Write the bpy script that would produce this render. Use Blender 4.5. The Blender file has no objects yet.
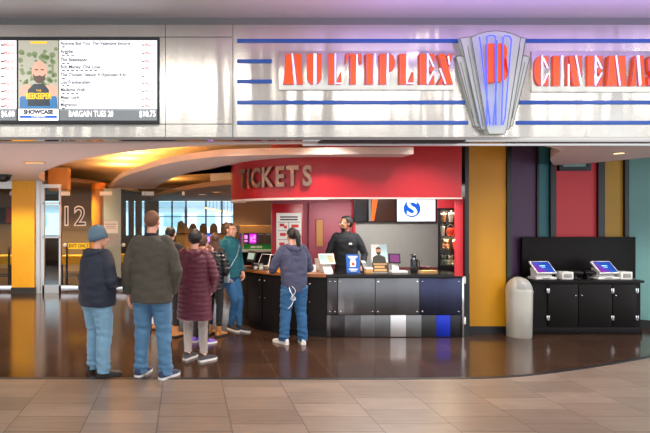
import bpy, bmesh, math, random
from mathutils import Vector, Matrix, noise
random.seed(7)
PI = math.pi
R = math.radians
COL = bpy.context.scene.collection
SC = bpy.context.scene

# ------------------------------------------------------------------ units
FPX, VX, VY, EYE = 505.0, 186.0, 217.0, 1.72
def X_(px, d): return (px - VX) / FPX * d          # metres from a measured direction and a real distance
def Z_(py, d): return EYE + (VY - py) / FPX * d
def V(*a): return Vector(a)

# ------------------------------------------------------------------ materials
def lin(c):
    r = []
    for v in c[:3]:
        v = v / 255.0
        r.append(v / 12.92 if v <= 0.04045 else ((v + 0.055) / 1.055) ** 2.4)
    return (r[0], r[1], r[2], 1.0)

def new_mat(name):
    m = bpy.data.materials.new(name); m.use_nodes = True
    nt = m.node_tree
    b = nt.nodes['Principled BSDF']
    return m, nt, b

def mat(name, col, rough=0.5, metal=0.0, var=0.0, vscale=8.0, bump=0.0, bscale=60.0, coat=0.0, stretch=None, spec=None, sheen=0.0):
    m, nt, b = new_mat(name)
    b.inputs['Base Color'].default_value = lin(col)
    b.inputs['Roughness'].default_value = rough
    b.inputs['Metallic'].default_value = metal
    if coat: b.inputs['Coat Weight'].default_value = coat
    if spec is not None: b.inputs['Specular IOR Level'].default_value = spec
    if sheen: b.inputs['Sheen Weight'].default_value = sheen
    tc = nt.nodes.new('ShaderNodeTexCoord')
    src = tc.outputs['Object']
    if stretch:
        mp = nt.nodes.new('ShaderNodeMapping'); mp.inputs['Scale'].default_value = stretch
        nt.links.new(src, mp.inputs['Vector']); src = mp.outputs['Vector']
    if var > 0:
        n = nt.nodes.new('ShaderNodeTexNoise'); n.inputs['Scale'].default_value = vscale; n.inputs['Detail'].default_value = 5
        nt.links.new(src, n.inputs['Vector'])
        mx = nt.nodes.new('ShaderNodeMixRGB'); mx.blend_type = 'MIX'
        c = lin(col)
        mx.inputs[1].default_value = tuple(max(0, v * (1 - var)) for v in c[:3]) + (1,)
        mx.inputs[2].default_value = tuple(min(1, v * (1 + var)) for v in c[:3]) + (1,)
        nt.links.new(n.outputs['Fac'], mx.inputs[0])
        nt.links.new(mx.outputs[0], b.inputs['Base Color'])
    if bump > 0:
        n2 = nt.nodes.new('ShaderNodeTexNoise'); n2.inputs['Scale'].default_value = bscale; n2.inputs['Detail'].default_value = 3
        nt.links.new(src, n2.inputs['Vector'])
        bp = nt.nodes.new('ShaderNodeBump'); bp.inputs['Strength'].default_value = bump; bp.inputs['Distance'].default_value = 0.01
        nt.links.new(n2.outputs['Fac'], bp.inputs['Height'])
        nt.links.new(bp.outputs['Normal'], b.inputs['Normal'])
    return m

def emit(name, col, strength):
    m, nt, b = new_mat(name)
    b.inputs['Base Color'].default_value = lin(col)
    b.inputs['Emission Color'].default_value = lin(col)
    b.inputs['Emission Strength'].default_value = strength
    b.inputs['Roughness'].default_value = 0.3
    return m

def glass_mat(name, tint=(235, 245, 245), alpha=0.12):
    m = bpy.data.materials.new(name); m.use_nodes = True
    nt = m.node_tree; nt.nodes.clear()
    out = nt.nodes.new('ShaderNodeOutputMaterial')
    tr = nt.nodes.new('ShaderNodeBsdfTransparent'); tr.inputs[0].default_value = lin(tint)
    gl = nt.nodes.new('ShaderNodeBsdfGlossy'); gl.inputs['Roughness'].default_value = 0.03
    fr = nt.nodes.new('ShaderNodeFresnel'); fr.inputs['IOR'].default_value = 1.22
    mx = nt.nodes.new('ShaderNodeMixShader')
    nt.links.new(fr.outputs[0], mx.inputs[0]); nt.links.new(tr.outputs[0], mx.inputs[1]); nt.links.new(gl.outputs[0], mx.inputs[2])
    nt.links.new(mx.outputs[0], out.inputs[0])
    return m

def tile_mat(name, c1, c2, mortar, rough, bw, rh, ox, oy, streak=0.3, msize=0.004, coat=0.0, offset=0.5, spec=0.5):
    """stone tiles laid in strips running away from the viewer"""
    m, nt, b = new_mat(name)
    tc = nt.nodes.new('ShaderNodeTexCoord')
    sep = nt.nodes.new('ShaderNodeSeparateXYZ'); nt.links.new(tc.outputs['Object'], sep.inputs[0])
    ax = nt.nodes.new('ShaderNodeMath'); ax.operation = 'ADD'; ax.inputs[1].default_value = ox
    ay = nt.nodes.new('ShaderNodeMath'); ay.operation = 'ADD'; ay.inputs[1].default_value = oy
    nt.links.new(sep.outputs['X'], ax.inputs[0]); nt.links.new(sep.outputs['Y'], ay.inputs[0])
    cmb = nt.nodes.new('ShaderNodeCombineXYZ')
    nt.links.new(ay.outputs[0], cmb.inputs['X']); nt.links.new(ax.outputs[0], cmb.inputs['Y'])
    br = nt.nodes.new('ShaderNodeTexBrick')
    br.inputs['Scale'].default_value = 1.0
    br.inputs['Brick Width'].default_value = bw; br.inputs['Row Height'].default_value = rh
    br.inputs['Mortar Size'].default_value = msize; br.inputs['Mortar Smooth'].default_value = 0.2
    br.inputs['Color1'].default_value = lin(c1); br.inputs['Color2'].default_value = lin(c2); br.inputs['Mortar'].default_value = lin(mortar)
    br.offset = offset
    nt.links.new(cmb.outputs[0], br.inputs['Vector'])
    mp = nt.nodes.new('ShaderNodeMapping'); mp.inputs['Scale'].default_value = (1.2, 9.0, 1)
    nt.links.new(tc.outputs['Object'], mp.inputs[0])
    n = nt.nodes.new('ShaderNodeTexNoise'); n.inputs['Scale'].default_value = 2.2; n.inputs['Detail'].default_value = 6
    nt.links.new(mp.outputs[0], n.inputs['Vector'])
    rp = nt.nodes.new('ShaderNodeMapRange'); rp.inputs['To Min'].default_value = 1 - streak; rp.inputs['To Max'].default_value = 1 + streak
    rp.inputs['From Min'].default_value = 0.25; rp.inputs['From Max'].default_value = 0.75
    nt.links.new(n.outputs['Fac'], rp.inputs['Value'])
    mx = nt.nodes.new('ShaderNodeVectorMath'); mx.operation = 'SCALE'
    nt.links.new(br.outputs['Color'], mx.inputs[0]); nt.links.new(rp.outputs[0], mx.inputs['Scale'])
    nt.links.new(mx.outputs[0], b.inputs['Base Color'])
    n2 = nt.nodes.new('ShaderNodeTexNoise'); n2.inputs['Scale'].default_value = 3.0; n2.inputs['Detail'].default_value = 4
    nt.links.new(tc.outputs['Object'], n2.inputs['Vector'])
    r2 = nt.nodes.new('ShaderNodeMapRange'); r2.inputs['To Min'].default_value = rough * 0.75; r2.inputs['To Max'].default_value = rough * 1.3
    nt.links.new(n2.outputs['Fac'], r2.inputs['Value']); nt.links.new(r2.outputs[0], b.inputs['Roughness'])
    b.inputs['Specular IOR Level'].default_value = spec
    if coat: b.inputs['Coat Weight'].default_value = coat; b.inputs['Coat Roughness'].default_value = 0.08
    return m

def brushed(name, col, rough=0.3, wav=0.25, sx=1.6):
    """satin sheet metal, slightly wavy so it mirrors in soft vertical bands"""
    m, nt, b = new_mat(name)
    b.inputs['Base Color'].default_value = lin(col); b.inputs['Metallic'].default_value = 1.0
    tc = nt.nodes.new('ShaderNodeTexCoord')
    mp = nt.nodes.new('ShaderNodeMapping'); mp.inputs['Scale'].default_value = (sx, sx, 0.12)
    nt.links.new(tc.outputs['Object'], mp.inputs[0])
    n = nt.nodes.new('ShaderNodeTexNoise'); n.inputs['Scale'].default_value = 1.6; n.inputs['Detail'].default_value = 2
    nt.links.new(mp.outputs[0], n.inputs['Vector'])
    mp2 = nt.nodes.new('ShaderNodeMapping'); mp2.inputs['Scale'].default_value = (2, 2, 240)
    nt.links.new(tc.outputs['Object'], mp2.inputs[0])
    n2 = nt.nodes.new('ShaderNodeTexNoise'); n2.inputs['Scale'].default_value = 2.0
    nt.links.new(mp2.outputs[0], n2.inputs['Vector'])
    b1 = nt.nodes.new('ShaderNodeBump'); b1.inputs['Strength'].default_value = wav; b1.inputs['Distance'].default_value = 0.25
    nt.links.new(n.outputs['Fac'], b1.inputs['Height'])
    b2 = nt.nodes.new('ShaderNodeBump'); b2.inputs['Strength'].default_value = 0.12; b2.inputs['Distance'].default_value = 0.002
    nt.links.new(n2.outputs['Fac'], b2.inputs['Height']); nt.links.new(b1.outputs[0], b2.inputs['Normal'])
    nt.links.new(b2.outputs[0], b.inputs['Normal'])
    b.inputs['Roughness'].default_value = rough
    return m

M = {}
M['light_tile'] = tile_mat('light_stone_tile', (130, 115, 103), (110, 96, 85), (78, 66, 57), 0.34, 0.305, 0.61, 0.238 + 6.1, 0.07, 0.14, 0.005)
M['dark_tile'] = tile_mat('dark_polished_tile', (66, 46, 35), (56, 39, 30), (104, 80, 62), 0.14, 0.61, 0.61, 0.238 + 6.1, 0.2, 0.25, 0.004, offset=0.0)
M['steel'] = brushed('satin_aluminium', (206, 204, 198), 0.27, 0.36)
M['steel_plain'] = mat('plain_satin_metal', (205, 206, 206), 0.32, 1.0)
M['mirror'] = mat('mirror_metal', (190, 185, 180), 0.06, 1.0)
M['chrome'] = mat('chrome', (215, 218, 222), 0.12, 1.0)
M['blue_stripe'] = mat('blue_enamel', (28, 84, 176), 0.35)
M['neon_blue'] = emit('neon_blue_tube', (72, 92, 250), 1.1)
M['neon_white'] = emit('neon_lavender_tube', (222, 214, 255), 1.2)
M['neon_rim'] = mat('letter_edge', (150, 120, 190), 0.3, 0.3)
M['sign_red'] = mat('sign_red_orange', (236, 84, 22), 0.4)
M['sign_red'].node_tree.nodes['Principled BSDF'].inputs['Emission Color'].default_value = lin((255, 104, 30))
M['sign_red'].node_tree.nodes['Principled BSDF'].inputs['Emission Strength'].default_value = 0.22
M['shield'] = mat('shield_grey_green_metal', (196, 205, 198), 0.42, 0.25)
M['shield_edge'] = mat('shield_edge', (104, 110, 106), 0.35, 0.4)
M['red_wall'] = mat('red_gloss_paint', (170, 20, 34), 0.3, var=0.08, vscale=3)
M['red_panel'] = mat('coral_red_paint', (206, 48, 60), 0.5, var=0.04)
M['yellow_wall'] = mat('ochre_yellow_paint', (196, 138, 14), 0.45, var=0.06, vscale=3)
M['mustard'] = mat('mustard_paint', (176, 134, 30), 0.5, var=0.04)
M['purple'] = mat('plum_paint', (84, 56, 92), 0.5, var=0.05)
M['teal'] = mat('teal_paint', (38, 108, 122), 0.5, var=0.05)
M['pale_teal'] = mat('pale_teal_paint', (124, 178, 178), 0.5, var=0.05)
M['black_trim'] = mat('black_trim_paint', (24, 27, 31), 0.4)
M['dark_grey'] = mat('dark_grey_paint', (48, 50, 55), 0.5)
M['ceiling'] = mat('ceiling_plaster_grey', (204, 201, 206), 0.75, var=0.03, vscale=2)
M['soffit'] = mat('soffit_plaster', (216, 196, 194), 0.55, var=0.04, vscale=2)
M['cove'] = mat('upper_cove_plaster', (236, 216, 190), 0.7)
M['brown_soffit'] = mat('brown_soffit', (128, 104, 88), 0.7)
M['white_wall'] = mat('white_plaster', (222, 222, 220), 0.7)
M['grey_lip'] = mat('pale_grey_lip', (206, 190, 186), 0.5)
M['pink_door'] = mat('pink_painted_door', (170, 82, 98), 0.45, var=0.05)
M['pink_wall'] = mat('rose_wall', (160, 70, 86), 0.5, var=0.05)
M['grey_panel'] = mat('grey_laminate_panel', (172, 172, 168), 0.55, var=0.05, vscale=14, stretch=(1, 1, 0.2))
M['black'] = mat('black_laminate', (16, 15, 17), 0.3, var=0.1, spec=0.25)
M['black_door'] = mat('black_cabinet_paint', (22, 19, 20), 0.42, var=0.1, spec=0.12)
M['black_plastic'] = mat('black_plastic', (20, 21, 24), 0.35)
M['worktop'] = mat('black_stone_worktop', (28, 26, 26), 0.16, var=0.4, vscale=120)
M['wood_top'] = mat('orange_lit_wood_worktop', (138, 82, 38), 0.3, var=0.2, vscale=6, stretch=(1, 8, 1))  # wood tone with the orange light on this end mixed in
M['c_metal'] = brushed('counter_sheet_metal', (120, 122, 126), 0.32, 0.12, 2.5)
M['c_metal_blue_reflect'] = brushed('counter_sheet_metal_blue_reflection', (70, 74, 100), 0.32, 0.12, 2.5)  # same sheet metal, a blue reflection put into its colour
M['c_metal_shaded'] = brushed('counter_sheet_metal_shaded', (84, 82, 84), 0.3, 0.12, 2.5)  # darker copy of the metal, the customer's shade put into the colour
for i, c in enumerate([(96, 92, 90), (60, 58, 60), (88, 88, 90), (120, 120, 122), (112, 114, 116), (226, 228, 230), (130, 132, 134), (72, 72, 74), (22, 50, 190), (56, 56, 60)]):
    M['kick%d' % i] = mat('kick_plate_%d' % i, c, 0.3, 0.8 if i != 8 else 0.4, var=0.12, vscale=5)  # grey, silver and blue tones paint reflections onto the metal plates
M['white_plastic'] = mat('white_plastic', (226, 226, 224), 0.35)
M['grey_plastic'] = mat('grey_plastic', (150, 150, 150), 0.4)
M['cream_metal'] = mat('pale_grey_painted_metal', (196, 196, 188), 0.33, 0.35, var=0.03)
M['brown_wood'] = mat('brown_wood', (122, 78, 44), 0.5, var=0.2, vscale=8, stretch=(1, 1, 8))
M['tan_wood'] = mat('tan_wood', (196, 142, 84), 0.5, var=0.15, vscale=6, stretch=(1, 1, 6))
M['taupe'] = mat('taupe_wall', (158, 124, 92), 0.6, var=0.08)
M['yellow_col'] = mat('yellow_gold_panel', (238, 176, 22), 0.35, var=0.1, vscale=4, stretch=(3, 3, 1))
M['orange_col'] = mat('orange_gold_column', (232, 140, 30), 0.3, var=0.1)
M['sticker_yellow'] = mat('yellow_sticker', (246, 212, 30), 0.5)
M['ink'] = mat('black_ink', (22, 22, 24), 0.6)
M['white_ink'] = mat('white_ink', (240, 238, 232), 0.5)
M['red_ink'] = mat('red_ink', (206, 52, 40), 0.5)
M['paper'] = mat('white_paper', (236, 234, 230), 0.6)
M['glass'] = glass_mat('clear_glass', (232, 242, 242))
M['window_glass'] = glass_mat('window_glass', (240, 248, 252))
M['case_glass'] = glass_mat('case_glass', (245, 248, 248))
M['screen_white'] = emit('lit_white_screen', (246, 248, 252), 0.86)
M['screen_grey'] = emit('lit_grey_band', (112, 118, 122), 0.75)
M['screen_dark'] = mat('dark_screen', (14, 14, 18), 0.2)
M['scr_ink'] = emit('screen_text_dark', (60, 60, 74), 0.5)
M['scr_faint'] = emit('screen_text_faint', (176, 178, 186), 0.9)
M['scr_red'] = emit('screen_text_red', (208, 84, 78), 0.85)
M['scr_whitetxt'] = emit('screen_text_white', (250, 250, 250), 1.1)
M['scr_blue'] = emit('screen_blue', (30, 88, 186), 0.9)
M['scr_green'] = emit('screen_foliage', (120, 136, 98), 0.7)
M['scr_wood'] = emit('screen_pale_fence', (172, 172, 156), 0.7)
M['scr_skin'] = emit('screen_skin', (206, 160, 138), 0.8)
M['scr_shirt'] = emit('screen_dark_shirt', (34, 50, 62), 0.8)
M['scr_beard'] = emit('screen_beard', (84, 64, 56), 0.8)
M['scr_yellow'] = emit('screen_yellow', (248, 190, 20), 0.95)
M['scr_jean'] = emit('screen_denim', (46, 108, 160), 0.8)
M['scr_sky'] = emit('screen_logo_ground', (226, 236, 248), 1.0)
M['scr_logo'] = emit('screen_logo_blue', (16, 92, 200), 0.9)
M['scr_mag'] = emit('screen_magenta', (214, 30, 220), 1.3)
M['scr_pink'] = emit('screen_pink', (255, 150, 240), 1.2)
M['scr_orange'] = emit('screen_orange', (250, 92, 18), 1.0)
M['scr_brown'] = emit('screen_brown', (52, 28, 20), 0.9)
M['scr_purple'] = emit('screen_purple', (98, 40, 92), 0.9)
M['scr_ui'] = emit('screen_ui_green', (126, 150, 146), 0.8)
M['scr_cyan'] = emit('screen_cyan', (150, 205, 250), 1.0)
M['lamp_warm'] = emit('warm_lamp', (255, 196, 120), 6.0)
M['lamp_white'] = emit('white_lamp', (255, 246, 230), 4.0)
M['lamp_amber'] = emit('amber_lamp', (255, 170, 60), 3.5)
M['green_sign'] = mat('green_sign', (40, 150, 70), 0.4)
M['blue_card'] = mat('blue_card', (16, 92, 186), 0.4)
M['tan_card'] = mat('tan_card', (206, 160, 104), 0.6)
M['tray_orange_light'] = mat('tray_orange_light', (246, 150, 30), 0.35)
M['bronze'] = mat('bronze_letter_metal', (150, 122, 108), 0.32, 0.85)
M['letter_side'] = mat('pale_letter_return', (228, 218, 212), 0.3, 0.4)
# kiosk display: blue to magenta picture
def kiosk_screen():
    m, nt, b = new_mat('kiosk_display')
    tc = nt.nodes.new('ShaderNodeTexCoord')
    mp = nt.nodes.new('ShaderNodeMapping'); mp.inputs['Rotation'].default_value = (0, R(35), 0); mp.inputs['Scale'].default_value = (3.2, 1, 3.2); mp.inputs['Location'].default_value = (0.45, 0, 0)
    gr = nt.nodes.new('ShaderNodeTexGradient'); rp = nt.nodes.new('ShaderNodeValToRGB')
    nt.links.new(tc.outputs['Object'], mp.inputs[0]); nt.links.new(mp.outputs[0], gr.inputs[0]); nt.links.new(gr.outputs['Fac'], rp.inputs[0])
    rp.color_ramp.elements[0].color = lin((190, 40, 220)); rp.color_ramp.elements[1].color = lin((20, 90, 235))
    e = rp.color_ramp.elements.new(0.45); e.color = lin((40, 110, 250))
    nt.links.new(rp.outputs[0], b.inputs['Emission Color']); b.inputs['Emission Strength'].default_value = 0.62
    b.inputs['Base Color'].default_value = lin((10, 10, 30)); b.inputs['Roughness'].default_value = 0.25
    return m
M['kiosk_screen'] = kiosk_screen()

# clothing
def cloth(name, c, rough=0.85, var=0.12, vs=14, bump=0.25, bs=180, sheen=0.02, **k): return mat(name, c, rough, var=var, vscale=vs, bump=bump, bscale=bs, sheen=sheen, **k)
M['skin_light'] = mat('skin_light', (216, 160, 136), 0.5, var=0.05, vscale=20)
M['skin_tan'] = mat('skin_tan', (176, 122, 92), 0.5, var=0.05, vscale=20)
M['navy'] = cloth('navy_shell_cloth', (27, 35, 54), 0.7)
M['olive'] = cloth('olive_wool_cloth', (70, 66, 58), 0.9, 0.15, 60)
M['maroon'] = cloth('maroon_quilted_nylon', (84, 18, 42), 0.5, 0.08, 8)
M['black_puffer'] = mat('black_shiny_nylon', (20, 22, 28), 0.28, var=0.6, vscale=30, bump=0.5, bscale=40)
M['black_coat'] = cloth('black_wool', (26, 25, 30), 0.85)
M['teal_knit'] = cloth('teal_knit', (10, 84, 98), 0.9, 0.12, 40, 0.5, 160)
M['slate'] = cloth('slate_blue_sweatshirt', (58, 62, 88), 0.9)
M['black_polo'] = cloth('black_jersey', (24, 26, 32), 0.8)
M['denim_light'] = cloth('light_denim', (118, 160, 188), 0.85, 0.16, 7)
M['denim_mid'] = cloth('mid_blue_denim', (78, 122, 158), 0.85, 0.2, 6)
M['denim_blue'] = cloth('blue_denim', (34, 84, 128), 0.85, 0.2, 6)
M['grey_legging'] = cloth('grey_marl', (138, 131, 126), 0.9)
M['black_trouser'] = cloth('black_trouser', (22, 22, 26), 0.85)
M['white_trouser'] = cloth('white_trouser', (214, 208, 198), 0.85)
M['beanie'] = cloth('grey_blue_knit', (96, 122, 138), 0.95, 0.2, 60, 0.6, 120)
M['beanie_cuff'] = cloth('grey_blue_knit_cuff', (84, 110, 128), 0.95, 0.2, 60, 0.6, 120)
M['pink_scarf'] = cloth('pale_pink_cloth', (216, 160, 196), 0.9)
M['hair_black'] = mat('hair_black', (24, 19, 20), 0.45, var=0.5, vscale=40, bump=0.6, bscale=60, stretch=(4, 4, 0.6))
M['hair_brown'] = mat('hair_brown', (74, 46, 32), 0.5, var=0.4, vscale=40, bump=0.6, bscale=60, stretch=(4, 4, 0.6))
M['hair_dark'] = mat('hair_dark_brown', (48, 32, 28), 0.5, var=0.4, vscale=40, bump=0.6, bscale=60, stretch=(4, 4, 0.6))
M['hair_buzz'] = mat('hair_short_brown', (112, 74, 54), 0.7, var=0.3, vscale=80, bump=0.5, bscale=200)
M['black_leather'] = mat('black_leather', (24, 22, 22), 0.45)
M['navy_shoe'] = cloth('navy_mesh_shoe', (40, 52, 84), 0.7)
M['white_sole'] = mat('white_rubber', (228, 228, 226), 0.5)
M['white_shoe'] = mat('white_leather', (220, 218, 214), 0.5)
M['dark_sole'] = mat('dark_rubber', (40, 36, 34), 0.6)
M['tan_boot'] = cloth('tan_suede', (176, 118, 66), 0.9)
M['purple_shoe'] = cloth('purple_mesh_shoe', (120, 84, 190), 0.7)
M['charcoal_shoe'] = cloth('charcoal_mesh_shoe', (44, 42, 46), 0.7)
M['grey_bag'] = mat('grey_bag', (128, 156, 170), 0.4)
M['eye_white'] = mat('eye_white', (236, 232, 228), 0.2)
M['eye_dark'] = mat('eye_dark', (30, 20, 16), 0.15)
M['lip'] = mat('lip', (178, 92, 88), 0.4)
M['white_cord'] = mat('white_cord', (235, 235, 235), 0.5)

# ------------------------------------------------------------------ mesh helpers
class MB:
    def __init__(s): s.bm = bmesh.new(); s.mats = []
    def _mi(s, f, mi):
        if mi:
            for x in f: x.material_index = mi
    def box(s, x0, x1, y0, y1, z0, z1, bev=0.0, mi=0, mtx=None, seg=2):
        bm2 = bmesh.new()
        bmesh.ops.create_cube(bm2, size=1.0)
        bmesh.ops.scale(bm2, vec=(x1 - x0, y1 - y0, z1 - z0), verts=bm2.verts)
        bmesh.ops.translate(bm2, vec=((x0 + x1) / 2, (y0 + y1) / 2, (z0 + z1) / 2), verts=bm2.verts)
        if bev: bmesh.ops.bevel(bm2, geom=list(bm2.edges), offset=bev, segments=seg, affect='EDGES', profile=0.5)
        if mtx: bm2.transform(mtx)
        for f in bm2.faces: f.material_index = mi
        s.merge(bm2); return s
    def merge(s, bm2):
        me = bpy.data.meshes.new('tmp'); bm2.to_mesh(me); bm2.free()
        s.bm.from_mesh(me); bpy.data.meshes.remove(me)
    def mesh(s, me, mtx=None, mi=0):
        me2 = me.copy()
        if mtx: me2.transform(mtx)
        n0 = len(s.bm.faces)
        s.bm.from_mesh(me2); bpy.data.meshes.remove(me2)
        s.bm.faces.ensure_lookup_table()
        for f in s.bm.faces[n0:]: f.material_index = mi
        return s
    def prism(s, pts, axis, a, b, mi=0, mtx=None):
        """extrude a 2D outline; axis 'y': pts are (x,z) from y=a to y=b ; axis 'z': pts are (x,y)"""
        bm2 = bmesh.new()
        def mk(p, t): return Vector((p[0], t, p[1])) if axis == 'y' else (Vector((p[0], p[1], t)) if axis == 'z' else Vector((t, p[0], p[1])))
        va = [bm2.verts.new(mk(p, a)) for p in pts]; vb = [bm2.verts.new(mk(p, b)) for p in pts]
        n = len(pts)
        bm2.faces.new(va); bm2.faces.new(list(reversed(vb)))
        for i in range(n): bm2.faces.new((va[i], vb[i], vb[(i + 1) % n], va[(i + 1) % n]))
        bmesh.ops.triangulate(bm2, faces=[f for f in bm2.faces if len(f.verts) > 4])
        bmesh.ops.recalc_face_normals(bm2, faces=bm2.faces)
        if mtx: bm2.transform(mtx)
        for f in bm2.faces: f.material_index = mi
        s.merge(bm2); return s
    def loft(s, rings, cap=True, closed=True, mi=0):
        bm2 = bmesh.new()
        rv = [[bm2.verts.new(p) for p in r] for r in rings]
        n = len(rings[0])
        for a, b in zip(rv[:-1], rv[1:]):
            for i in range(n if closed else n - 1):
                bm2.faces.new((a[i], a[(i + 1) % n], b[(i + 1) % n], b[i]))
        if cap and closed:
            bm2.faces.new(list(reversed(rv[0]))); bm2.faces.new(rv[-1])
        bmesh.ops.recalc_face_normals(bm2, faces=bm2.faces)
        for f in bm2.faces: f.material_index = mi
        s.merge(bm2); return s
    def tube(s, pts, rad, n=10, mi=0, round_=True, flat=1.0):
        pts = [Vector(p) for p in pts]
        if not isinstance(rad, (list, tuple)): rad = [rad] * len(pts)
        up = None; rings = []
        tang = []
        for i in range(len(pts)):
            if i == 0: t = pts[1] - pts[0]
            elif i == len(pts) - 1: t = pts[-1] - pts[-2]
            else: t = (pts[i + 1] - pts[i]).normalized() + (pts[i] - pts[i - 1]).normalized()
            tang.append(t.normalized())
        def frame(t, u):
            if u is None:
                u = Vector((0, 0, 1)) if abs(t.z) < 0.9 else Vector((0, 1, 0))
            u = (u - t * u.dot(t)).normalized(); return u, t.cross(u)
        L = []
        if round_:
            for a in (80, 50, 22): L.append((pts[0] - tang[0] * rad[0] * math.sin(R(a)) , rad[0] * math.cos(R(a)), tang[0]))
        for p, r, t in zip(pts, rad, tang): L.append((p, r, t))
        if round_:
            for a in (22, 50, 80): L.append((pts[-1] + tang[-1] * rad[-1] * math.sin(R(a)), rad[-1] * math.cos(R(a)), tang[-1]))
        u = None
        for p, r, t in L:
            u, w = frame(t, u)
            rings.append([p + (u * math.cos(k * 2 * PI / n) + w * math.sin(k * 2 * PI / n) * flat) * r for k in range(n)])
        return s.loft(rings, mi=mi)
    def ball(s, c, r, seg=16, mtx=None, mi=0):
        bm2 = bmesh.new()
        bmesh.ops.create_uvsphere(bm2, u_segments=seg, v_segments=max(8, seg * 2 // 3), radius=1.0)
        if not isinstance(r, (tuple, list)): r = (r, r, r)
        bmesh.ops.scale(bm2, vec=r, verts=bm2.verts)
        if mtx: bm2.transform(mtx)
        bmesh.ops.translate(bm2, vec=c, verts=bm2.verts)
        for f in bm2.faces: f.material_index = mi
        s.merge(bm2); return s
    def lathe(s, prof, c=(0, 0, 0), n=32, mi=0):
        rings = [[Vector((c[0] + r * math.cos(k * 2 * PI / n), c[1] + r * math.sin(k * 2 * PI / n), c[2] + z)) for k in range(n)] for r, z in prof]
        return s.loft(rings, mi=mi)
    def cyl(s, c0, c1, r, n=20, mi=0): return s.tube([c0, c1], r, n, mi, round_=False)
    def build(s, name, mats, parent=None, smooth=True, angle=38):
        me = bpy.data.meshes.new(name)
        s.bm.to_mesh(me); s.bm.free()
        return link_mesh(name, me, mats, parent, smooth, angle)

def link_mesh(name, me, mats, parent=None, smooth=True, angle=38):
    me.materials.clear()
    for m in (mats if isinstance(mats, (list, tuple)) else [mats]): me.materials.append(m)
    if smooth:
        me.shade_smooth(); me.set_sharp_from_angle(angle=R(angle))
    o = bpy.data.objects.new(name, me); COL.objects.link(o)
    if parent: o.parent = parent
    return o

def thing(name, label, cat, loc=(0, 0, 0), rz=0.0, group=None):
    o = bpy.data.objects.new(name, None); COL.objects.link(o)
    o.empty_display_size = 0.1
    o.location = loc; o.rotation_euler = (0, 0, rz)
    return tag(o, label, cat, group)
def tag(o, label, cat, group=None):
    o['label'] = label; o['category'] = cat
    if group: o['group'] = group
    return o
def struct(o):
    o['kind'] = 'structure'; return o
def plabel(o, label):
    o['label'] = label; return o

def text_mesh(body, size, extrude=0.0, align='CENTER', shear=0.0, sx=1.0, offset=0.0):
    cu = bpy.data.curves.new('t', 'FONT'); cu.body = body; cu.size = size; cu.extrude = extrude
    cu.align_x = align; cu.align_y = 'CENTER'; cu.shear = shear; cu.resolution_u = 3; cu.offset = offset
    o = bpy.data.objects.new('t', cu); COL.objects.link(o)
    dg = bpy.context.evaluated_depsgraph_get()
    me = bpy.data.meshes.new_from_object(o.evaluated_get(dg))
    bpy.data.objects.remove(o); bpy.data.curves.remove(cu)
    me.transform(Matrix.Rotation(R(90), 4, 'X') @ Matrix.Diagonal((sx, 1, 1, 1)))
    me.materials.clear()
    return me
def texts(name, items, m, parent=None):
    """items: (body, size, loc, align[, sx, matrix]) facing the viewer (-Y)"""
    for it in items:
        mb = MB()
        body, size, loc, al = it[:4]; sx = it[4] if len(it) > 4 else 1.0
        me = text_mesh(body, size, 0.0006, al, sx=sx, offset=it[6] if len(it) > 6 else 0.0)
        mt = Matrix.Translation(loc)
        if len(it) > 5 and it[5] is not None: mt = it[5] @ mt
        mb.mesh(me, mt); bpy.data.meshes.remove(me)
        mb.build(name, m, parent, smooth=False)

def bars(name, items, m, parent, mtx=None):
    """items: (x centre, y front, z centre, width, height): one printed line each"""
    for x, y, z, w, h in items:
        mb = MB(); mb.box(x - w / 2, x + w / 2, y, y + 0.0012, z - h / 2, z + h / 2, mtx=mtx); mb.build(name, m, parent, smooth=False)

def arc(cx, cy, r, a0, a1, n):
    """angle measured from -Y (towards the viewer), positive towards -X"""
    return [(cx - r * math.sin(R(a0 + (a1 - a0) * i / n)), cy - r * math.cos(R(a0 + (a1 - a0) * i / n))) for i in range(n + 1)]

def offset_path(path, d):
    out = []
    for i, p in enumerate(path):
        a = Vector(path[max(i - 1, 0)]); b = Vector(path[min(i + 1, len(path) - 1)])
        t = (b - a).normalized(); nrm = Vector((-t.y, t.x))
        out.append((p[0] + nrm.x * d, p[1] + nrm.y * d))
    return out
def strip(mb, path, d0, d1, z0, z1, mi=0):
    """a wall following a plan path, between two offsets"""
    a = offset_path(path, d0); b = offset_path(path, d1)
    rings = [[V(p[0], p[1], z0), V(q[0], q[1], z0), V(q[0], q[1], z1), V(p[0], p[1], z1)] for p, q in zip(a, b)]
    mb.loft(rings, mi=mi); return mb

def smooth_path(pts, n=6):
    out = []
    P = [pts[0]] + list(pts) + [pts[-1]]
    for i in range(1, len(P) - 2):
        p0, p1, p2, p3 = [Vector(q) for q in P[i - 1:i + 3]]
        for k in range(n):
            t = k / n
            out.append(tuple(0.5 * ((2 * p1) + (-p0 + p2) * t + (2 * p0 - 5 * p1 + 4 * p2 - p3) * t * t + (-p0 + 3 * p1 - 3 * p2 + p3) * t ** 3)))
    out.append(tuple(pts[-1])); return out

# ------------------------------------------------------------------ camera, view
cam = bpy.data.cameras.new('camera'); co = bpy.data.objects.new('camera', cam); COL.objects.link(co)
co.location = (0, 0, EYE); co.rotation_euler = (R(90), 0, 0)
cam.sensor_width = 36; cam.lens = FPX * 36 / 650; cam.shift_x = (325 - VX) / 650; cam.shift_y = (VY - 216.5) / 650
cam.clip_start = 0.05
SC.camera = co
SC.view_settings.view_transform = 'Standard'; SC.view_settings.look = 'None'
SC.view_settings.exposure = 0.0; SC.view_settings.gamma = 1.0; SC.view_settings.use_curve_mapping = False

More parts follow.
